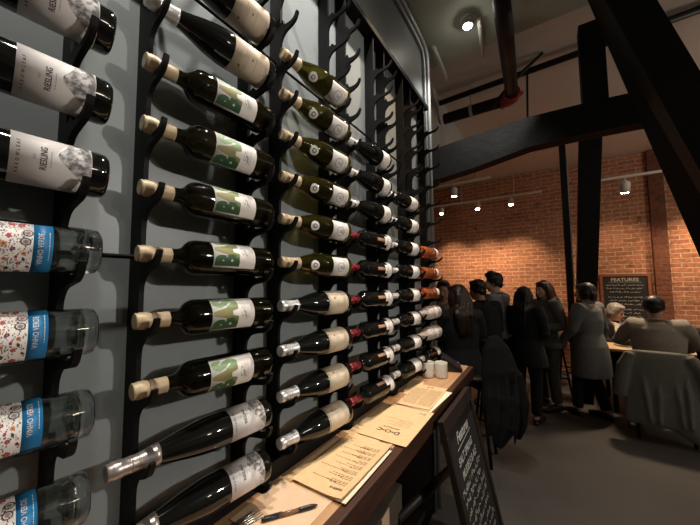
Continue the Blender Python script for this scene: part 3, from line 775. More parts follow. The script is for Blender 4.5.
# dark tablet and its holder
tb = empty('payment_tablet', (-.53, 1.945, ZL), .35); lab(tb, 'black tilted tablet stand behind the mugs with a bluish glint', 'tablet')
b = MB(); b.prism([(-.055, 0), (.055, 0), (.050, .012), (-.045, .075), (-.055, .075)], -.075, .075, 0, 'xz'); b.build('stand', M['plastic_black'], tb)
b = MB(); b.box(-.06, .07, -.088, .088, 0, .008, 0, .002); b.xf(Matrix.Translation((0, 0, .047)) @ Matrix.Rotation(math.radians(32), 4, 'Y')); b.build('tablet_body', M['plastic_black'], tb)
b = MB(); b.box(.052, .064, .05, .075, .0082, .0095); b.xf(Matrix.Translation((0, 0, .047)) @ Matrix.Rotation(math.radians(32), 4, 'Y')); b.build('status_light', M['screen'], tb)
# cardboard box below the ledge on its own shelf
sh = box_obj('lower_shelf', -.715, -.46, .55, 1.25, .62, .645, M['wood_dark']); lab(sh, 'dark wooden lower shelf under the near part of the ledge', 'shelf')
cb = empty('cardboard_box', (-.57, .90, .6455), .06); lab(cb, 'worn brown cardboard box stored on the shelf below the ledge', 'box')
b = MB(); b.box(-.10, .10, -.16, .16, 0, .19, 0, .004); b.build('carton', M['cardboard'], cb)
b = MB(); b.box(.1005, .103, -.03, .03, .02, .19); b.build('tape', M['kraft_pale'], cb)
b = MB(); b.tube([(.08, .12, -.30), (.08, 1.12, -.54)], [(.012, .03), (.012, .03)], 4, 0, (1, 0, 0)); b.build('leaning_plank', M['wood_dark'], led)  # leaning plank, grouped with the ledge but not joined to it

# ------------------------------------------------------------------ chalkboards
def scribble(b, x0, x1, z, h, mi, rnd, toy=lambda x, z: (x, 0, z), w=.004):
    """hand written looking words between x0 and x1"""
    x = x0
    def seg(p, q):
        d = Vector((q[0] - p[0], q[1] - p[1])); L = max(d.length, 1e-5); n = Vector((-d.y, d.x)) / L * w / 2
        b.add([toy(p[0] + n.x, p[1] + n.y), toy(p[0] - n.x, p[1] - n.y), toy(q[0] - n.x, q[1] - n.y), toy(q[0] + n.x, q[1] + n.y)], [[0, 1, 2, 3]], mi)
    while x < x1 - h:
        word = min(x + h * rnd.uniform(2, 5), x1); prev = (x, z)
        while x < word:
            nx = x + h * rnd.choice([-.12, .10, .16, .26, .34]); nz = z + rnd.choice([0, h * .5, h * .55, h * .9, h * .05, h * .3]) * rnd.uniform(.8, 1.1)
            seg(prev, (nx, nz)); prev = (nx, nz); x = nx
        x += h * .6
# near chalkboard leaning on the ledge
nb = empty('chalkboard_sign', (-.165, 1.495, 0)); lab(nb, 'tall handwritten chalkboard leaning on the front of the wooden ledge', 'chalkboard')
TB = Matrix.Translation((0, 0, .004)) @ Matrix.Rotation(-math.radians(12.4), 4, 'Y')
Wb, Hb = .245, 1.03
b = MB(); b.box(-.012, 0, -Wb + .02, Wb - .02, .02, Hb - .02); n0 = len(b.v)
def toyn(x, z): return (.0008, x, z)
rnd2 = random.Random(11)
def put_text(bb, t, x, z, size, bold, shear, mi, toy, sx=1.0):
    vs, fs = text_geo(t, size, bold, 'CENTER', shear); bb.add([toy(x + u * sx, z + v) for u, v in vs], fs, mi)
put_text(b, 'Features', -.01, .905, .062, .0014, .3, 1, toyn, .95)
b.add([toyn(-.13, .866), toyn(.11, .872), toyn(.11, .876), toyn(-.13, .870)], [[0, 1, 2, 3]], 1)
put_text(b, 'SALT SPRING', -.03, .825, .044, .0010, .25, 1, toyn, .95)
put_text(b, 'MUSSELS & ALE', -.01, .770, .044, .0010, .25, 1, toyn, .88)
for q in range(17): scribble(b, -.20 + rnd2.uniform(0, .03), .20 - rnd2.uniform(0, .05), .712 - q * .041, .027, 1, rnd2, toyn, .0036)
b.xf(TB); b.build('blackboard', [M['chalk_black'], M['chalk']], nb)
b = MB(); t = .032
b.box(-.016, .010, -Wb, Wb, Hb - t * 1.9, Hb, 0, .003); b.box(-.016, .010, -Wb, Wb, 0, t, 0, .003)
b.box(-.016, .010, -Wb, -Wb + t, t + .0005, Hb - t * 1.9 - .0005, 0, .003); b.box(-.016, .010, Wb - t, Wb, t + .0005, Hb - t * 1.9 - .0005, 0, .003)
b.xf(TB); b.build('frame', M['wood_dark'], nb)
# far chalkboard on the brick
fb = empty('chalkboard_sign', (1.045, 6.455, .80)); lab(fb, 'wood framed chalkboard on the brick wall headed FEATURES', 'chalkboard')
b = MB(); b.box(-.27, .27, 0, .02, .03, .84)
def toyf(x, z): return (x, -.0012, z)
b.v = b.v
put_text(b, 'FEATURES', 0, .785, .075, .0012, 0, 1, toyf, 1.0)
b.add([toyf(-.2, .745), toyf(.2, .745), toyf(.2, .749), toyf(-.2, .749)], [[3, 2, 1, 0]], 1)
for q in range(12): scribble(b, -.24 + rnd2.uniform(0, .05), .24 - rnd2.uniform(0, .08), .69 - q * .055 - (.03 if q > 2 else 0) - (.03 if q > 5 else 0), .026, 1, rnd2, toyf, .0042)
b.build('blackboard', [M['chalk_black'], M['chalk']], fb)
b = MB()
for a in ((-.31, .31, .84, .88), (-.31, .31, -.01, .03), (-.31, -.27, .0305, .8395), (.27, .31, .0305, .8395)): b.box(a[0], a[1], -.012, .025, a[2], a[3], 0, .003)
b.build('frame', M['wood_red'], fb)

# ------------------------------------------------------------------ furniture
dt = empty('dining_table', (1.08, 5.18, 0)); lab(dt, 'pale topped dining table between the seated diners', 'table')
b = MB(); b.box(-.50, .72, -.34, .34, .715, .75, 0, .004); b.build('tabletop', M['tabletop'], dt)
for x in (-.44, .66):
    for y in (-.28, .28):
        b = MB(); b.box(x - .022, x + .022, y - .022, y + .022, 0, .7145, 0, .003); b.build('leg', M['steel_black'], dt)
pl = empty('dinner_plate', (.80, 5.12, .7505)); lab(pl, 'white plate of food on the table in front of the grey haired diner', 'plate')
b = MB(); b.lathe([(.06, 0), (.075, .003), (.115, .014), (.117, .016), (.075, .007), (.002, .005)], 32); b.build('dish', M['ceramic'], pl)
b = MB(); b.ell((0, 0, .02), (.06, .05, .018)); b.ell((.03, .02, .026), (.03, .03, .018)); b.build('food', M['flo_orange'], pl)

def chair(loc, rz, label):
    r = empty('dining_chair', loc, rz); lab(r, label, 'chair')
    b = MB(); b.box(-.21, .21, -.21, .21, .43, .465, 0, .012); b.build('seat', M['wood_dark'], r)
    b = MB(); b.tube([(0, -.215, .66), (0, -.225, .82)], [(.2, .012), (.2, .012)], 20, 0, (1, 0, 0)); b.box(-.21, .21, -.235, -.215, .78, .84, 0, .006); b.build('backrest', M['wood_dark'], r)
    for x in (-.19, .19):
        b = MB(); b.tube([(x, .18, .43), (x * 1.04, .2, 0)], .016, 10); b.build('leg', M['wood_dark'], r)
        b = MB(); b.tube([(x, -.225, .80), (x, -.19, .43), (x * 1.04, -.22, 0)], .016, 10); b.build('leg', M['wood_dark'], r)
    return r
chair((.90, 4.40, 0), 0, 'dark dining chair under the seated man with a coat over its back')
chair((.66, 5.86, 0), PI, 'dark chair of the grey haired diner across the table')
chair((1.53, 4.74, 0), 0, 'dark chair at the right edge under the black clad diner')

def bar_stool(loc, rz, label, group, back=None, h=.74):
    r = empty('bar_stool', loc, rz); tag(r, label, 'stool', group)
    b = MB(); b.lathe([(.15, h - .04), (.17, h - .035), (.175, h - .015), (.165, h), (.002, h + .002)], 28); b.build('seat', M['wood_dark'], r)
    for a in range(4):
        an = PI / 4 + a * PI / 2
        b = MB(); b.tube([(.10 * math.cos(an), .10 * math.sin(an), h - .04), (.20 * math.cos(an), .20 * math.sin(an), 0)], .013, 10); b.build('leg', M['steel_black'], r)
    b = MB(); pts = [(.165 * math.cos(2 * PI * i / 24), .165 * math.sin(2 * PI * i / 24), .26) for i in range(25)]; b.tube(pts, .009, 8, 0, (0, 0, 1)); b.build('footrest', M['steel_black'], r)
    if back:
        b = MB(); b.tube([(-.14, -.15, h - .02), (-.15, -.19, h + .32)], .011, 8); b.tube([(.14, -.15, h - .02), (.15, -.19, h + .32)], .011, 8); b.box(-.17, .17, -.205, -.185, h + .16, h + .34, 0, .006); b.build('backrest', M['wood_red'], r)
    return r
bar_stool((-.60, 2.98, 0), 0, 'dark bar stool under the long haired woman at the end of the ledge', 'bar stools')
bar_stool((-1.07, 3.66, 0), 0, 'bar stool under the man in the grey hoodie', 'bar stools')
bar_stool((-.56, 3.60, 0), 0, 'bar stool under the person in black beside the long haired woman', 'bar stools')
bar_stool((.03, 5.15, 0), 2.6, 'empty bar stool with red brown backrest between the standing people', 'bar stools', True)
bar_stool((.22, 5.55, 0), 3.0, 'empty bar stool behind the other, closer to the brick wall', 'bar stools', True)
ht = empty('high_table', (.02, 6.0, 0)); lab(ht, 'red brown wooden high table standing against the brick wall', 'table')
b = MB(); b.box(-.35, .4, -.28, .28, 1.0, 1.10, 0, .005); b.build('tabletop', M['wood_red'], ht)
for x in (-.3, .35):
    for y in (-.23, .23):
        b = MB(); b.box(x - .025, x + .025, y - .025, y + .025, 0, .9995); b.build('leg', M['wood_dark'], ht)

# scrap on the floor
b = MB(); b.tube([(0, 0, .003), (.05, .02, .012), (.11, .01, .003)], [(.012, .003), (.035, .009), (.02, .003)], 10, 0, (0, 1, 0)); o = b.build('paper_scrap', M['napkin'], None, (.08, 4.47, 0)); o.rotation_euler = (0, 0, .6)
lab(o, 'small white scrap on the dark floor left of the grey coated person', 'napkin')

# ------------------------------------------------------------------ soft goods
def soft(name, b, m, parent=None, vox=.012, it=6, loc=None):
    o = b.build(name, m, parent, loc)
    bake(o, [('REMESH', dict(mode='VOXEL', voxel_size=vox)), ('SMOOTH', dict(factor=.5, iterations=it))]); return o
# coat over the chair back
b = MB()
def csec(z, w, y, th, wob=0): return ((0, y, z), (w, th))
secs = [(.875, .185, 0, .020), (.86, .215, 0, .042), (.80, .235, -.005, .050), (.70, .245, -.012, .050), (.55, .255, -.02, .048), (.40, .27, -.03, .046), (.27, .285, -.04, .042), (.16, .29, -.045, .034)]
b.tube([(0, y, z) for z, w, y, t in secs], [(w, t) for z, w, y, t in secs], 28, 0, (1, 0, 0))
b.tube([(.12, -.045, .24), (.20, -.05, .14), (.25, -.05, .06)], [(.10, .03), (.08, .028), (.03, .02)], 14, 0, (1, 0, 0))
b.tube([(-.20, -.005, .84), (-.262, -.015, .70), (-.29, -.02, .54), (-.31, -.02, .40)], [(.05, .045), (.062, .05), (.06, .048), (.055, .042)], 16, 0, (1, 0, 0))
b.tube([(.20, -.005, .84), (.275, -.015, .72), (.33, -.02, .54), (.375, -.02, .40)], [(.05, .045), (.062, .05), (.06, .048), (.058, .042)], 16, 0, (1, 0, 0))
for x, a in ((-.14, .02), (-.02, -.01), (.09, .015), (.17, 0)):
    b.tube([(x, -.045, .70), (x + a, -.075, .45), (x + a * 2, -.085, .20)], [.006, .018, .014], 8)
o = soft('draped_coat', b, M['draped'], None, .012, 5, (.885, 4.175, 0)); lab(o, 'grey green coat draped over the dining chair back, hem near the floor', 'coat')
# black coat hanging from the near bar stool
b = MB()
b.tube([(-.06, .03, 1.10), (-.04, .01, 1.0), (-.01, -.01, .80), (0, -.01, .6), (0, -.02, .42), (-.02, -.02, .28), (-.04, -.02, .17)], [(.04, .025), (.11, .05), (.155, .07), (.16, .065), (.13, .06), (.08, .045), (.025, .02)], 20, 0, (1, .35, 0))
b.tube([(.10, .03, .80), (.13, .05, .55), (.12, .05, .36), (.10, .05, .25)], [(.06, .045), (.07, .055), (.05, .045), (.02, .02)], 14, 0, (1, 0, 0))
for x in (-.09, -.02, .05, .11): b.tube([(x, -.05, .85), (x + .005, -.09, .6), (x - .01, -.08, .38), (x - .03, -.05, .24)], [.012, .026, .022, .010], 8)
o = soft('hanging_coat', b, M['black_cloth'], None, .012, 4, (-.36, 2.90, 0)); lab(o, 'black coat hanging from the bar stool by the leaning chalkboard', 'coat')

# ------------------------------------------------------------------ people
def smooth3(P, n=4):
    P = [Vector(p) for p in P]; out = []
    for i in range(len(P) - 1):
        a, b, c, d = P[max(i - 1, 0)], P[i], P[i + 1], P[min(i + 2, len(P) - 1)]
        for j in range(n):
            t = j / n; out.append(.5 * (2 * b + (c - a) * t + (2 * a - 5 * b + 4 * c - d) * t * t + (3 * b - a - 3 * c + d) * t ** 3))
    return out + [P[-1]]
BASE = dict(pelvis=(0, 0, .93), waist=(0, .005, 1.06), chest=(0, .005, 1.24), upper=(0, -.005, 1.37), neck=(0, -.012, 1.45), head=(0, .025, 1.585),
            shR=(.175, -.005, 1.385), shL=(-.175, -.005, 1.385), elR=(.225, -.04, 1.11), elL=(-.225, -.04, 1.11), wrR=(.225, .06, .88), wrL=(-.225, .06, .88),
            hipR=(.09, 0, .92), hipL=(-.09, 0, .92), knR=(.10, .02, .50), knL=(-.10, .02, .50), anR=(.105, -.02, .085), anL=(-.105, -.02, .085), hand=None)
def rotH(yaw, pitch=0, roll=0): return (Matrix.Rotation(yaw, 3, 'Z') @ Matrix.Rotation(pitch, 3, 'X') @ Matrix.Rotation(roll, 3, 'Y'))
def person(loc, facing, label, pose={}, skin='skin', hair=None, top=None, legs='black_cloth', scale=1.0, hyaw=0, hpitch=0, topname='jacket', hem=None, bulk=1.0, extra=None, glasses=False, shoes=True, cat='person', scarf=None, hood=False, vox=.010, bald=False):
    J = dict(BASE); J.update(pose)
    root = empty('person', loc, facing); root.scale = (scale,) * 3; tag(root, label, cat)
    V = {k: Vector(v) for k, v in J.items() if v is not None}
    HR = rotH(hyaw, hpitch); hc = V['head']
    def H(x, y, z): return hc + HR @ Vector((x, y, z))
    wx = 1.0
    # ---- body: one continuous surface
    b = MB()
    tor = [V['pelvis'] + Vector((0, 0, -.05)), V['pelvis'], V['waist'], V['chest'], V['upper'], V['neck']]
    tr_ = [(.12, .09), (.155, .108), (.132, .095), (.155, .108), (.15, .085), (.06, .055)]
    b.tube(tor, [(x * bulk, y * bulk) for x, y in tr_], 24, 0, (1, 0, 0))
    b.tube([V['neck'] - Vector((0, 0, .05)), V['neck'] + (hc - V['neck']) * .35, H(0, -.02, -.05)], [.062, .054, .052], 16)
    b.ell(H(0, -.012, .022), (.072, .092, .092), 0, HR)                      # cranium
    b.ell(H(0, .020, -.045), (.056, .068, .066), 0, HR)                      # face and jaw
    b.ell(H(0, .058, -.088), (.026, .024, .022), 0, HR)                      # chin
    b.tube([H(0, .084, .018), H(0, .098, -.012), H(0, .110, -.030), H(0, .088, -.042)], [.008, .010, .013, .009], 10)   # nose
    b.ell(H(0, .076, .024), (.046, .014, .010), 0, HR)                       # brow
    for s in (-1, 1):
        b.ell(H(s * .034, .062, -.030), (.020, .020, .018), 0, HR)           # cheeks
        b.ell(H(s * .074, -.012, -.012), (.010, .019, .032), 0, HR)          # ears
    b.ell(H(0, .082, -.064), (.022, .012, .008), 0, HR)                      # mouth
    for sd, s in (('R', 1), ('L', -1)):
        sh, el, wr = V['sh' + sd], V['el' + sd], V['wr' + sd]
        b.tube([V['upper'] + Vector((s * .09, 0, .0)), sh, sh.lerp(el, .3), sh.lerp(el, .7), el, el.lerp(wr, .3), el.lerp(wr, .7), wr],
               [.062, .060, .052, .044, .040, .042, .034, .027], 14)
        # hand: palm and five bent fingers
        d = (wr - el).normalized()
        if J.get('hand' + sd): d = Vector(J['hand' + sd]).normalized()
        up = Vector((0, 0, 1)) if abs(d.z) < .8 else Vector((0, 1, 0))
        lat = d.cross(up).normalized(); nrm = lat.cross(d).normalized()
        curl = -nrm if abs(d.z) < .8 else nrm
        b.tube([wr - d * .02, wr + d * .03, wr + d * .085], [(.022, .018), (.036, .017), (.040, .013)], 14, 0, lat)
        for i, ln in enumerate((.058, .068, .074, .068)):
            q = wr + d * .080 + lat * s * (-.030 + .020 * i)
            b.tube([q - d * .01, q + d * ln * .45 + curl * .004, q + d * ln * .8 + curl * .018, q + d * ln * .92 + curl * .034], [.0095, .0088, .008, .0065], 8)
        q = wr + d * .028 + lat * s * .030
        b.tube([q - lat * s * .01, q + d * .026 + lat * s * .022 + curl * .006, q + d * .056 + lat * s * .026 + curl * .014], [.012, .0105, .0075], 8)
        hp, kn, an = V['hip' + sd], V['kn' + sd], V['an' + sd]
        b.tube([hp + Vector((0, 0, .05)), hp, hp.lerp(kn, .35), hp.lerp(kn, .8), kn, kn.lerp(an, .3), kn.lerp(an, .75), an],
               [.085, .086, .078, .060, .054, .055, .040, .034], 16)
        fd = Vector(J.get('foot' + sd, (0, 1, 0)))
        b.tube([an + Vector((0, 0, .01)) - fd * .05, an + Vector((0, 0, -.035)), an + fd * .09 + Vector((0, 0, -.055)), an + fd * .17 + Vector((0, 0, -.064))], [.026, .036, .034, .018], 12)
    body = b.build('body', M[skin], root)
    bake(body, [('REMESH', dict(mode='VOXEL', voxel_size=.0085)), ('SMOOTH', dict(factor=.5, iterations=2))])
    # ---- eyes, lips
    for s in (-1, 1):
        e = MB(); e.ell(H(s * .031, .0715, .002), (.0125, .010, .008), 0, HR, 14, 10); e.ell(H(s * .031, .0800, .002), (.0058, .004, .0062), 1, HR, 12, 8)
        e.build('eye', [M['eye_white'], M['iris']], root)
    e = MB(); e.ell(H(0, .0885, -.061), (.021, .0075, .0042), 0, HR, 14, 8); e.ell(H(0, .0885, -.068), (.018, .0075, .0046), 0, HR, 14, 8); e.build('lips', M['lips'], root)
    # ---- top
    if top:
        t = MB(); g = .022 * bulk
        secs = [V['pelvis'] + Vector((0, 0, -.02)), V['waist'], V['chest'], V['upper'], V['neck'] + Vector((0, .0, -.022))]
        rr = [(.170, .128), (.158, .118), (.178, .130), (.168, .108), (.085, .075)]
        if hem is not None:
            secs = [V['pelvis'] + Vector((0, -.005, hem)), V['pelvis'] + Vector((0, 0, hem * .5))] + secs
            rr = [(.225, .175), (.215, .168), (.196, .152)] + rr[1:]
        t.tube(secs, [(x * bulk, y * bulk) for x, y in rr], 26, 0, (1, 0, 0))
        for sd, s in (('R', 1), ('L', -1)):
            sh, el, wr = V['sh' + sd], V['el' + sd], V['wr' + sd]
            t.tube([V['upper'] + Vector((s * .08, 0, .0)), sh, sh.lerp(el, .3), sh.lerp(el, .7), el, el.lerp(wr, .35), el.lerp(wr, .94)],
                   [.080 * bulk, .082 * bulk, .072 * bulk, .064, .060, .058, .046], 16)
            # a few folds at the elbow
            for q in (.75, .95): 
                p = sh.lerp(el, q); t.ell(p, (.066, .066, .014), 0)
        if hood:
            t.tube([V['neck'] + Vector((.10, .03, -.02)), V['neck'] + Vector((.075, -.07, .02)), V['neck'] + Vector((0, -.10, .03)), V['neck'] + Vector((-.075, -.07, .02)), V['neck'] + Vector((-.10, .03, -.02))], [.03, .04, .045, .04, .03], 12)
            t.tube([V['neck'] + Vector((.08, .05, -.02)), V['neck'] + Vector((0, .085, -.06)), V['neck'] + Vector((-.08, .05, -.02))], [.03, .03, .03], 12)
        else:
            ring = [V['neck'] + Vector((.066 * math.cos(a), .062 * math.sin(a) - .002, .004 + .012 * -math.sin(a))) for a in [2 * PI * i / 20 for i in range(21)]]
            t.tube(ring, .016, 10, 0, (0, 0, 1))
        soft(topname, t, M[top], root, vox, 7)
    # ---- trousers and shoes
    if legs:
        t = MB()
        t.tube([V['pelvis'] + Vector((0, 0, .07)), V['pelvis'], V['pelvis'] + Vector((0, 0, -.06))], [(.160 * bulk, .118 * bulk), (.172 * bulk, .126 * bulk), (.155 * bulk, .115)], 22, 0, (1, 0, 0))
        for sd in 'RL':
            hp, kn, an = V['hip' + sd], V['kn' + sd], V['an' + sd]
            t.tube([hp + Vector((0, 0, .04)), hp, hp.lerp(kn, .35), hp.lerp(kn, .8), kn, kn.lerp(an, .35), kn.lerp(an, .93)], [.098, .102, .094, .078, .070, .068, .060], 16)
        soft('trousers', t, M[legs], root, .012, 3)
    if shoes:
        for sd in 'RL':
            an = V['an' + sd]; fd = Vector(J.get('foot' + sd, (0, 1, 0)))
            t = MB(); z0 = an.z - .081
            t.tube([an + Vector((0, 0, -.0)) - fd * .02, an + Vector((0, 0, -.03)) - fd * .005, Vector((an.x, an.y, z0 + .045)) + fd * .06, Vector((an.x, an.y, z0 + .032)) + fd * .15, Vector((an.x, an.y, z0 + .022)) + fd * .215],
                   [.046, .048, (.045, .045), (.045, .032), (.026, .02)], 14, 0, fd.cross(Vector((0, 0, 1))))
            t.tube([Vector((an.x, an.y, z0 + .020)) - fd * .065, Vector((an.x, an.y, z0 + .014)) + fd * .05, Vector((an.x, an.y, z0 + .014)) + fd * .215], [(.032, .018), (.042, .013), (.028, .012)], 14, 0, fd.cross(Vector((0, 0, 1))))
            soft('shoe', t, M['shoe'], root, .009, 2)
    # ---- hair
    if hair:
        kind, hm = hair
        t = MB()
        if kind == 'short':
            t.ell(H(0, -.024, .040), (.083, .096, .090), 0, HR); t.ell(H(0, .030, .092), (.062, .052, .030), 0, HR)
            for s in (-1, 1): t.ell(H(s * .066, -.030, .0), (.020, .050, .045), 0, HR)
            t.ell(H(0, -.078, -.02), (.060, .030, .055), 0, HR)
        elif kind == 'quiff':
            t.ell(H(0, -.024, .042), (.085, .098, .092), 0, HR); t.ell(H(.01, .040, .108), (.062, .050, .034), 0, HR); t.ell(H(-.03, .01, .125), (.05, .05, .03), 0, HR)
            for s in (-1, 1): t.ell(H(s * .066, -.030, .0), (.020, .050, .045), 0, HR)
            t.ell(H(0, -.078, -.02), (.060, .030, .055), 0, HR)
        elif kind == 'balding':
            t.ell(H(0, -.026, .030), (.086, .100, .084), 0, HR); t.ell(H(0, -.060, -.02), (.074, .055, .060), 0, HR)
            for s in (-1, 1): t.ell(H(s * .062, -.030, .0), (.024, .050, .045), 0, HR)
        elif kind == 'bob':
            t.ell(H(0, -.024, .044), (.094, .104, .092), 0, HR); t.ell(H(0, .046, .086), (.060, .044, .034), 0, HR)
            for s in (-1, 1): t.tube([H(s * .074, -.02, .05), H(s * .086, -.02, -.02), H(s * .078, -.02, -.085)], [(.05, .022), (.060, .024), (.045, .020)], 12, 0, HR @ Vector((0, 1, 0)))
            t.tube([H(0, -.08, .05), H(0, -.100, -.02), H(0, -.088, -.10)], [(.075, .03), (.085, .034), (.065, .03)], 14, 0, HR @ Vector((1, 0, 0)))
        else:                                       # long
            L = kind[1]
            t.ell(H(0, -.024, .042), (.090, .102, .092), 0, HR); t.ell(H(0, .040, .088), (.062, .046, .030), 0, HR)
            up = V['upper']
            pts = smooth3([H(0, -.070, .07), H(0, -.088, .02), H(0, -.096, -.05), H(0, -.098, -.12), up + Vector((0, -.120, .05)), up + Vector((0, -.134, -.02)), up + Vector((0, -.140, .12 - L))])
            n = len(pts); prof = [(.070, .030), (.090, .040), (.100, .044), (.106, .046), (.112, .046), (.108, .044), (.090, .036), (.055, .022)]
            rr = [tuple(prof[min(int(q), 6)][a] + (prof[min(int(q), 6) + 1][a] - prof[min(int(q), 6)][a]) * (q - min(int(q), 6)) for a in (0, 1)) for q in [i * 7 / (n - 1) for i in range(n)]]
            t.tube(pts, rr, 20, 0, HR @ Vector((1, 0, 0)))
            for s in (-1, 1):
                pts = smooth3([H(s * .066, -.01, .07), H(s * .084, -.015, .01), H(s * .086, -.02, -.06), H(s * .084, -.03, -.12), up + Vector((s * .10, -.05, .05)), up + Vector((s * .10, -.05, .14 - L))])
                n = len(pts); t.tube(pts, [(.036 + .016 * math.sin(PI * i / (n - 1)), .016 + .012 * math.sin(PI * i / (n - 1))) for i in range(n)], 14, 0, HR @ Vector((0, 1, 0)))
            for q in (-.06, -.02, .025, .065):
                t.tube(smooth3([H(q * .8, -.115, .03), H(q, -.138, -.06), up + Vector((q * 1.1, -.165, .04)), up + Vector((q * .9, -.168, .15 - L))]), .011, 8)
        soft('hair', t, M[hm], root, .009, 4)
    if glasses:
        t = MB()
        for s in (-1, 1):
            ring = [H(s * .033 + .022 * math.cos(a), .094, .0 + .018 * math.sin(a)) for a in [2 * PI * i / 18 for i in range(19)]]
            t.tube(ring, .0028, 8, 0, HR @ Vector((0, 1, 0))); t.tube([H(s * .055, .094, .004), H(s * .074, .05, .006), H(s * .078, -.01, .004)], .0026, 8)
        t.tube([H(-.011, .095, .003), H(.011, .095, .003)], .0028, 8); t.build('glasses', M['plastic_black'], root)
    if scarf:
        t = MB(); t.tube([V['neck'] + Vector((.07 * math.cos(a), .055 * math.sin(a) + .01, -.01 - .045 * math.sin(a))) for a in [2 * PI * i / 16 for i in range(17)]], .034, 12, 0, (0, 0, 1))
        t.tube([V['neck'] + Vector((.03, .085, -.05)), V['chest'] + Vector((.05, .15, .06)), V['chest'] + Vector((.04, .15, -.10))], [(.05, .03), (.085, .03), (.06, .025)], 14, 0, (1, 0, 0))
        t.tube([V['neck'] + Vector((-.03, .085, -.05)), V['chest'] + Vector((-.05, .15, .06)), V['chest'] + Vector((-.04, .15, -.08))], [(.05, .03), (.085, .03), (.06, .025)], 14, 0, (1, 0, 0))
        soft('scarf', t, M[scarf], root, .010, 2)
    return root

def seated(seat, lean=0.0, **kw):
    """pose of a sitter whose hips are at seat height + .09"""
    d = seat + .10 - .93
    P = {}
    for k in ('pelvis', 'waist', 'chest', 'upper', 'neck', 'head', 'shR', 'shL', 'elR', 'elL', 'wrR', 'wrL', 'hipR', 'hipL'):
        x, y, z = BASE[k]; P[k] = (x, y + lean * max(0, z - .95), z + d)
    hz = P['hipR'][2]
    kz = hz - .03
    if seat > .6:
        for s, sd in ((1, 'R'), (-1, 'L')):
            P['kn' + sd] = (s * .13, .40, hz - .12); P['an' + sd] = (s * .12, .28, max(.36, hz - .50))
    else:
        for s, sd in ((1, 'R'), (-1, 'L')):
            P['kn' + sd] = (s * .12, .43, kz); P['an' + sd] = (s * .12, .42, .085)
    for s, sd in ((1, 'R'), (-1, 'L')):
        P['el' + sd] = (s * .235, .06 + lean * .2, P['sh' + sd][2] - .26); P['wr' + sd] = (s * .13, .28 + lean * .2, P['el' + sd][2] + .03)
    P.update(kw); return P

# man in grey hoodie facing the camera side, seated past the end of the ledge
person((-1.07, 3.62, 0), math.radians(-150), 'young man in a grey hoodie facing the camera beyond the rack end',
       seated(.735, .12, wrL=(.0, .36, 1.02), wrR=(.10, .36, 1.03), elL=(-.20, .15, .98), elR=(.24, .15, .98), handL=(.5, .8, .1), handR=(-.5, .8, .1)), 'skin', ('short', 'hair_black'), 'grey_cloth', 'black_cloth', .99, math.radians(-22), -.10, 'hoodie', hood=True)
# woman with long hair, seen from behind on the near stool
person((-.70, 3.00, 0), math.radians(32), 'woman with long brown hair and black coat, seen from behind nearest the ledge',
       seated(.74, .16), 'skin', (('long', .27), 'hair_brown'), 'black_cloth', 'black_cloth', .955, math.radians(25), -.1, 'coat', hem=-.16, bulk=1.06)
# person in black beside her
person((-.56, 3.62, 0), math.radians(50), 'dark haired person in black leaning to the left behind the long haired woman',
       seated(.74, .22), 'skin', ('short', 'hair_black'), 'black_cloth', 'black_cloth', .99, math.radians(10), -.15, 'jacket', bulk=1.1)
# tall man in grey blue shirt
person((-.53, 4.05, 0), math.radians(70), 'tallest man of the group in a blue grey shirt, back to the camera',
       dict(elL=(-.22, .05, 1.12), wrL=(-.10, .28, 1.10), elR=(.23, .05, 1.12), wrR=(.10, .28, 1.10)), 'skin', ('quiff', 'hair_black'), 'blue_grey_cloth', 'black_cloth', .985, math.radians(20), -.12, 'shirt', bulk=1.05)
# woman in black seen from behind
person((-.235, 4.02, 0), math.radians(-20), 'woman all in black with long black hair, back turned, facing the auburn haired woman',
       dict(wrR=(.10, .24, 1.05), wrL=(-.12, .24, 1.05), elR=(.23, .0, 1.12), elL=(-.23, .0, 1.12)), 'skin', (('long', .34), 'hair_black'), 'black_cloth', 'black_cloth', .885, 0, 0, 'coat', hem=-.22, bulk=1.12)
# woman facing left
person((-.03, 4.55, 0), math.radians(130), 'woman with auburn hair in olive clothes, face turned left, standing by the bar stools',
       dict(wrR=(.12, .26, 1.10), wrL=(-.12, .26, 1.08)), 'skin', (('long', .26), 'hair_red'), 'olive_cloth', 'olive_cloth', .925, math.radians(10), -.05, 'jumper', bulk=1.05, hem=-.1)
# grey coat
person((.385, 4.50, 0), math.radians(55), 'standing person in a knee length dark grey coat, black hair, beside the draped chair',
       dict(elL=(-.23, .06, 1.12), wrL=(-.20, .22, .95), knL=(-.10, .10, .5), anL=(-.11, .12, .085), anR=(.10, -.10, .085)), 'skin', ('bob', 'hair_black'), 'coat_grey', 'black_cloth', .905, math.radians(15), -.05, 'coat', hem=-.40, bulk=1.15)
# grey haired diner
person((.72, 5.62, 0), math.radians(-140), 'grey haired diner with glasses and pale patterned scarf, looking down across the table',
       seated(.47, .14, wrR=(.12, .34, .80), wrL=(-.10, .34, .80), elR=(.25, .12, .80), elL=(-.25, .12, .80), handR=(-.4, 1, 0), handL=(.4, 1, 0)), 'skin', ('bob', 'hair_grey'), 'black_cloth', 'black_cloth', .93, math.radians(10), -.30, 'cardigan', glasses=True, scarf='floral_cloth')
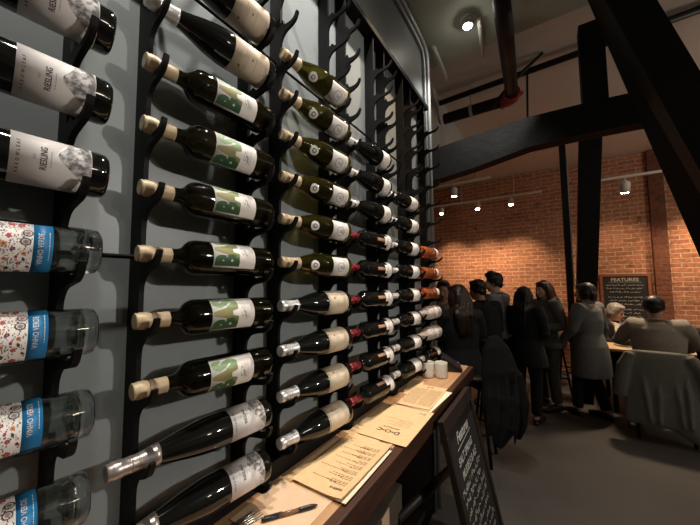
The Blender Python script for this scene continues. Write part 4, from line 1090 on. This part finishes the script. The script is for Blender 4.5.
# man from behind
person((.955, 4.46, 0), math.radians(-6), 'broad man in a taupe jumper seen from behind at the dining table',
       seated(.47, .10, wrR=(.10, .40, .80), wrL=(-.10, .40, .80), elR=(.29, .22, .84), elL=(-.29, .22, .84)), 'skin_tan', ('balding', 'hair_black'), 'taupe', 'black_cloth', 1.05, math.radians(-18), -.25, 'jumper', bulk=1.17)
person((1.53, 4.80, 0), math.radians(10), 'diner in black cut off by the right edge of the picture',
       seated(.47, .20, elL=(-.34, .14, .80), shL=(-.20, .03, 1.025)), 'skin', ('short', 'hair_black'), 'black_cloth', 'black_cloth', .95, 0, -.2, 'jacket', bulk=1.2)

# ------------------------------------------------------------------ light
WARM = (1, .68, .42); WARM2 = (1, .74, .50); NEUT = (1, .87, .72); COOL = (1, .95, .88)
def point(loc, power, col, size=.12):
    l = bpy.data.lights.new('bulb', 'POINT'); l.energy = power; l.color = col; l.shadow_soft_size = size
    o = bpy.data.objects.new('fill_glow', l); COL.objects.link(o); o.location = loc; return o
# ceiling spots along the rack (the visible one and its row towards the camera), then added fill spots
spot((-.385, 2.10, 3.34), (-.72, 2.45, 1.0), 60, COOL, 96, .8, .03)
spot((-.42, .85, 3.36), (-.56, .98, 1.05), 110, COOL, 80, .8, .02)
spot((-.30, .10, 3.36), (-.60, .42, 1.40), 105, COOL, 84, .8, .02)
spot((-.42, 1.45, 3.36), (-.58, 1.35, 1.10), 105, WARM2, 66, .8, .02)
spot((2.4, 1.5, 2.35), (-.62, .55, 1.75), 145, COOL, 60, .8, .05)  # added side fill for the bottle labels, has no fixture
spot((.20, 2.20, 3.37), (-1.04, 3.56, 1.36), 55, COOL, 22, .6, .04)  # added spot for the hooded man's face, no fitting modelled
# far track heads onto the brick
for x in (-1.62, -.97, -.45): spot((x, 5.66, 2.84), (x + .02, 6.5, 1.50), 80, WARM, 68, .9, .03)
spot((-1.075, 4.4, 2.80), (-1.2, 5.6, 1.0), 40, WARM, 90, .8, .03)
spot((.90, 5.04, 2.68), (.95, 5.0, .85), 190, WARM2, 104, .8, .10)
spot((2.2, 5.6, 2.8), (2.0, 6.5, 1.7), 115, WARM, 80, .9, .03)
spot((1.0, 5.5, 2.9), (.95, 6.5, 1.5), 40, WARM, 80, .9, .03)
# added unseen point lights that brighten the ceilings and people
point((2.9, 3.7, 2.95), 36, NEUT)
point((3.2, 1.0, 2.75), 24, NEUT)
w = bpy.data.worlds.new('World'); S.world = w; w.use_nodes = True
w.node_tree.nodes['Background'].inputs['Color'].default_value = (1, .86, .74, 1)
w.node_tree.nodes['Background'].inputs['Strength'].default_value = .012

# ------------------------------------------------------------------ camera
yaw, pit, rol = math.radians(33.34614), math.radians(3.83424), math.radians(-.49071)
F = Vector((-math.sin(yaw) * math.cos(pit), math.cos(yaw) * math.cos(pit), math.sin(pit)))
U0 = Vector((math.sin(yaw) * math.sin(pit), -math.cos(yaw) * math.sin(pit), math.cos(pit)))
R0 = Vector((math.cos(yaw), math.sin(yaw), 0))
R = R0 * math.cos(rol) + U0 * math.sin(rol); U = U0 * math.cos(rol) - R0 * math.sin(rol)
cam = bpy.data.cameras.new('Camera'); co = bpy.data.objects.new('Camera', cam); COL.objects.link(co)
mt = Matrix((R, U, -F)).transposed().to_4x4(); mt.translation = (0, 0, EYE); co.matrix_world = mt
cam.sensor_fit = 'HORIZONTAL'; cam.sensor_width = 36; cam.lens = 36 * 298.198 / 700; cam.clip_start = .02
S.camera = co
S.view_settings.view_transform = 'Standard'; S.view_settings.look = 'None'; S.view_settings.gamma = 1
S.view_settings.use_curve_mapping = False; S.view_settings.exposure = 0.0
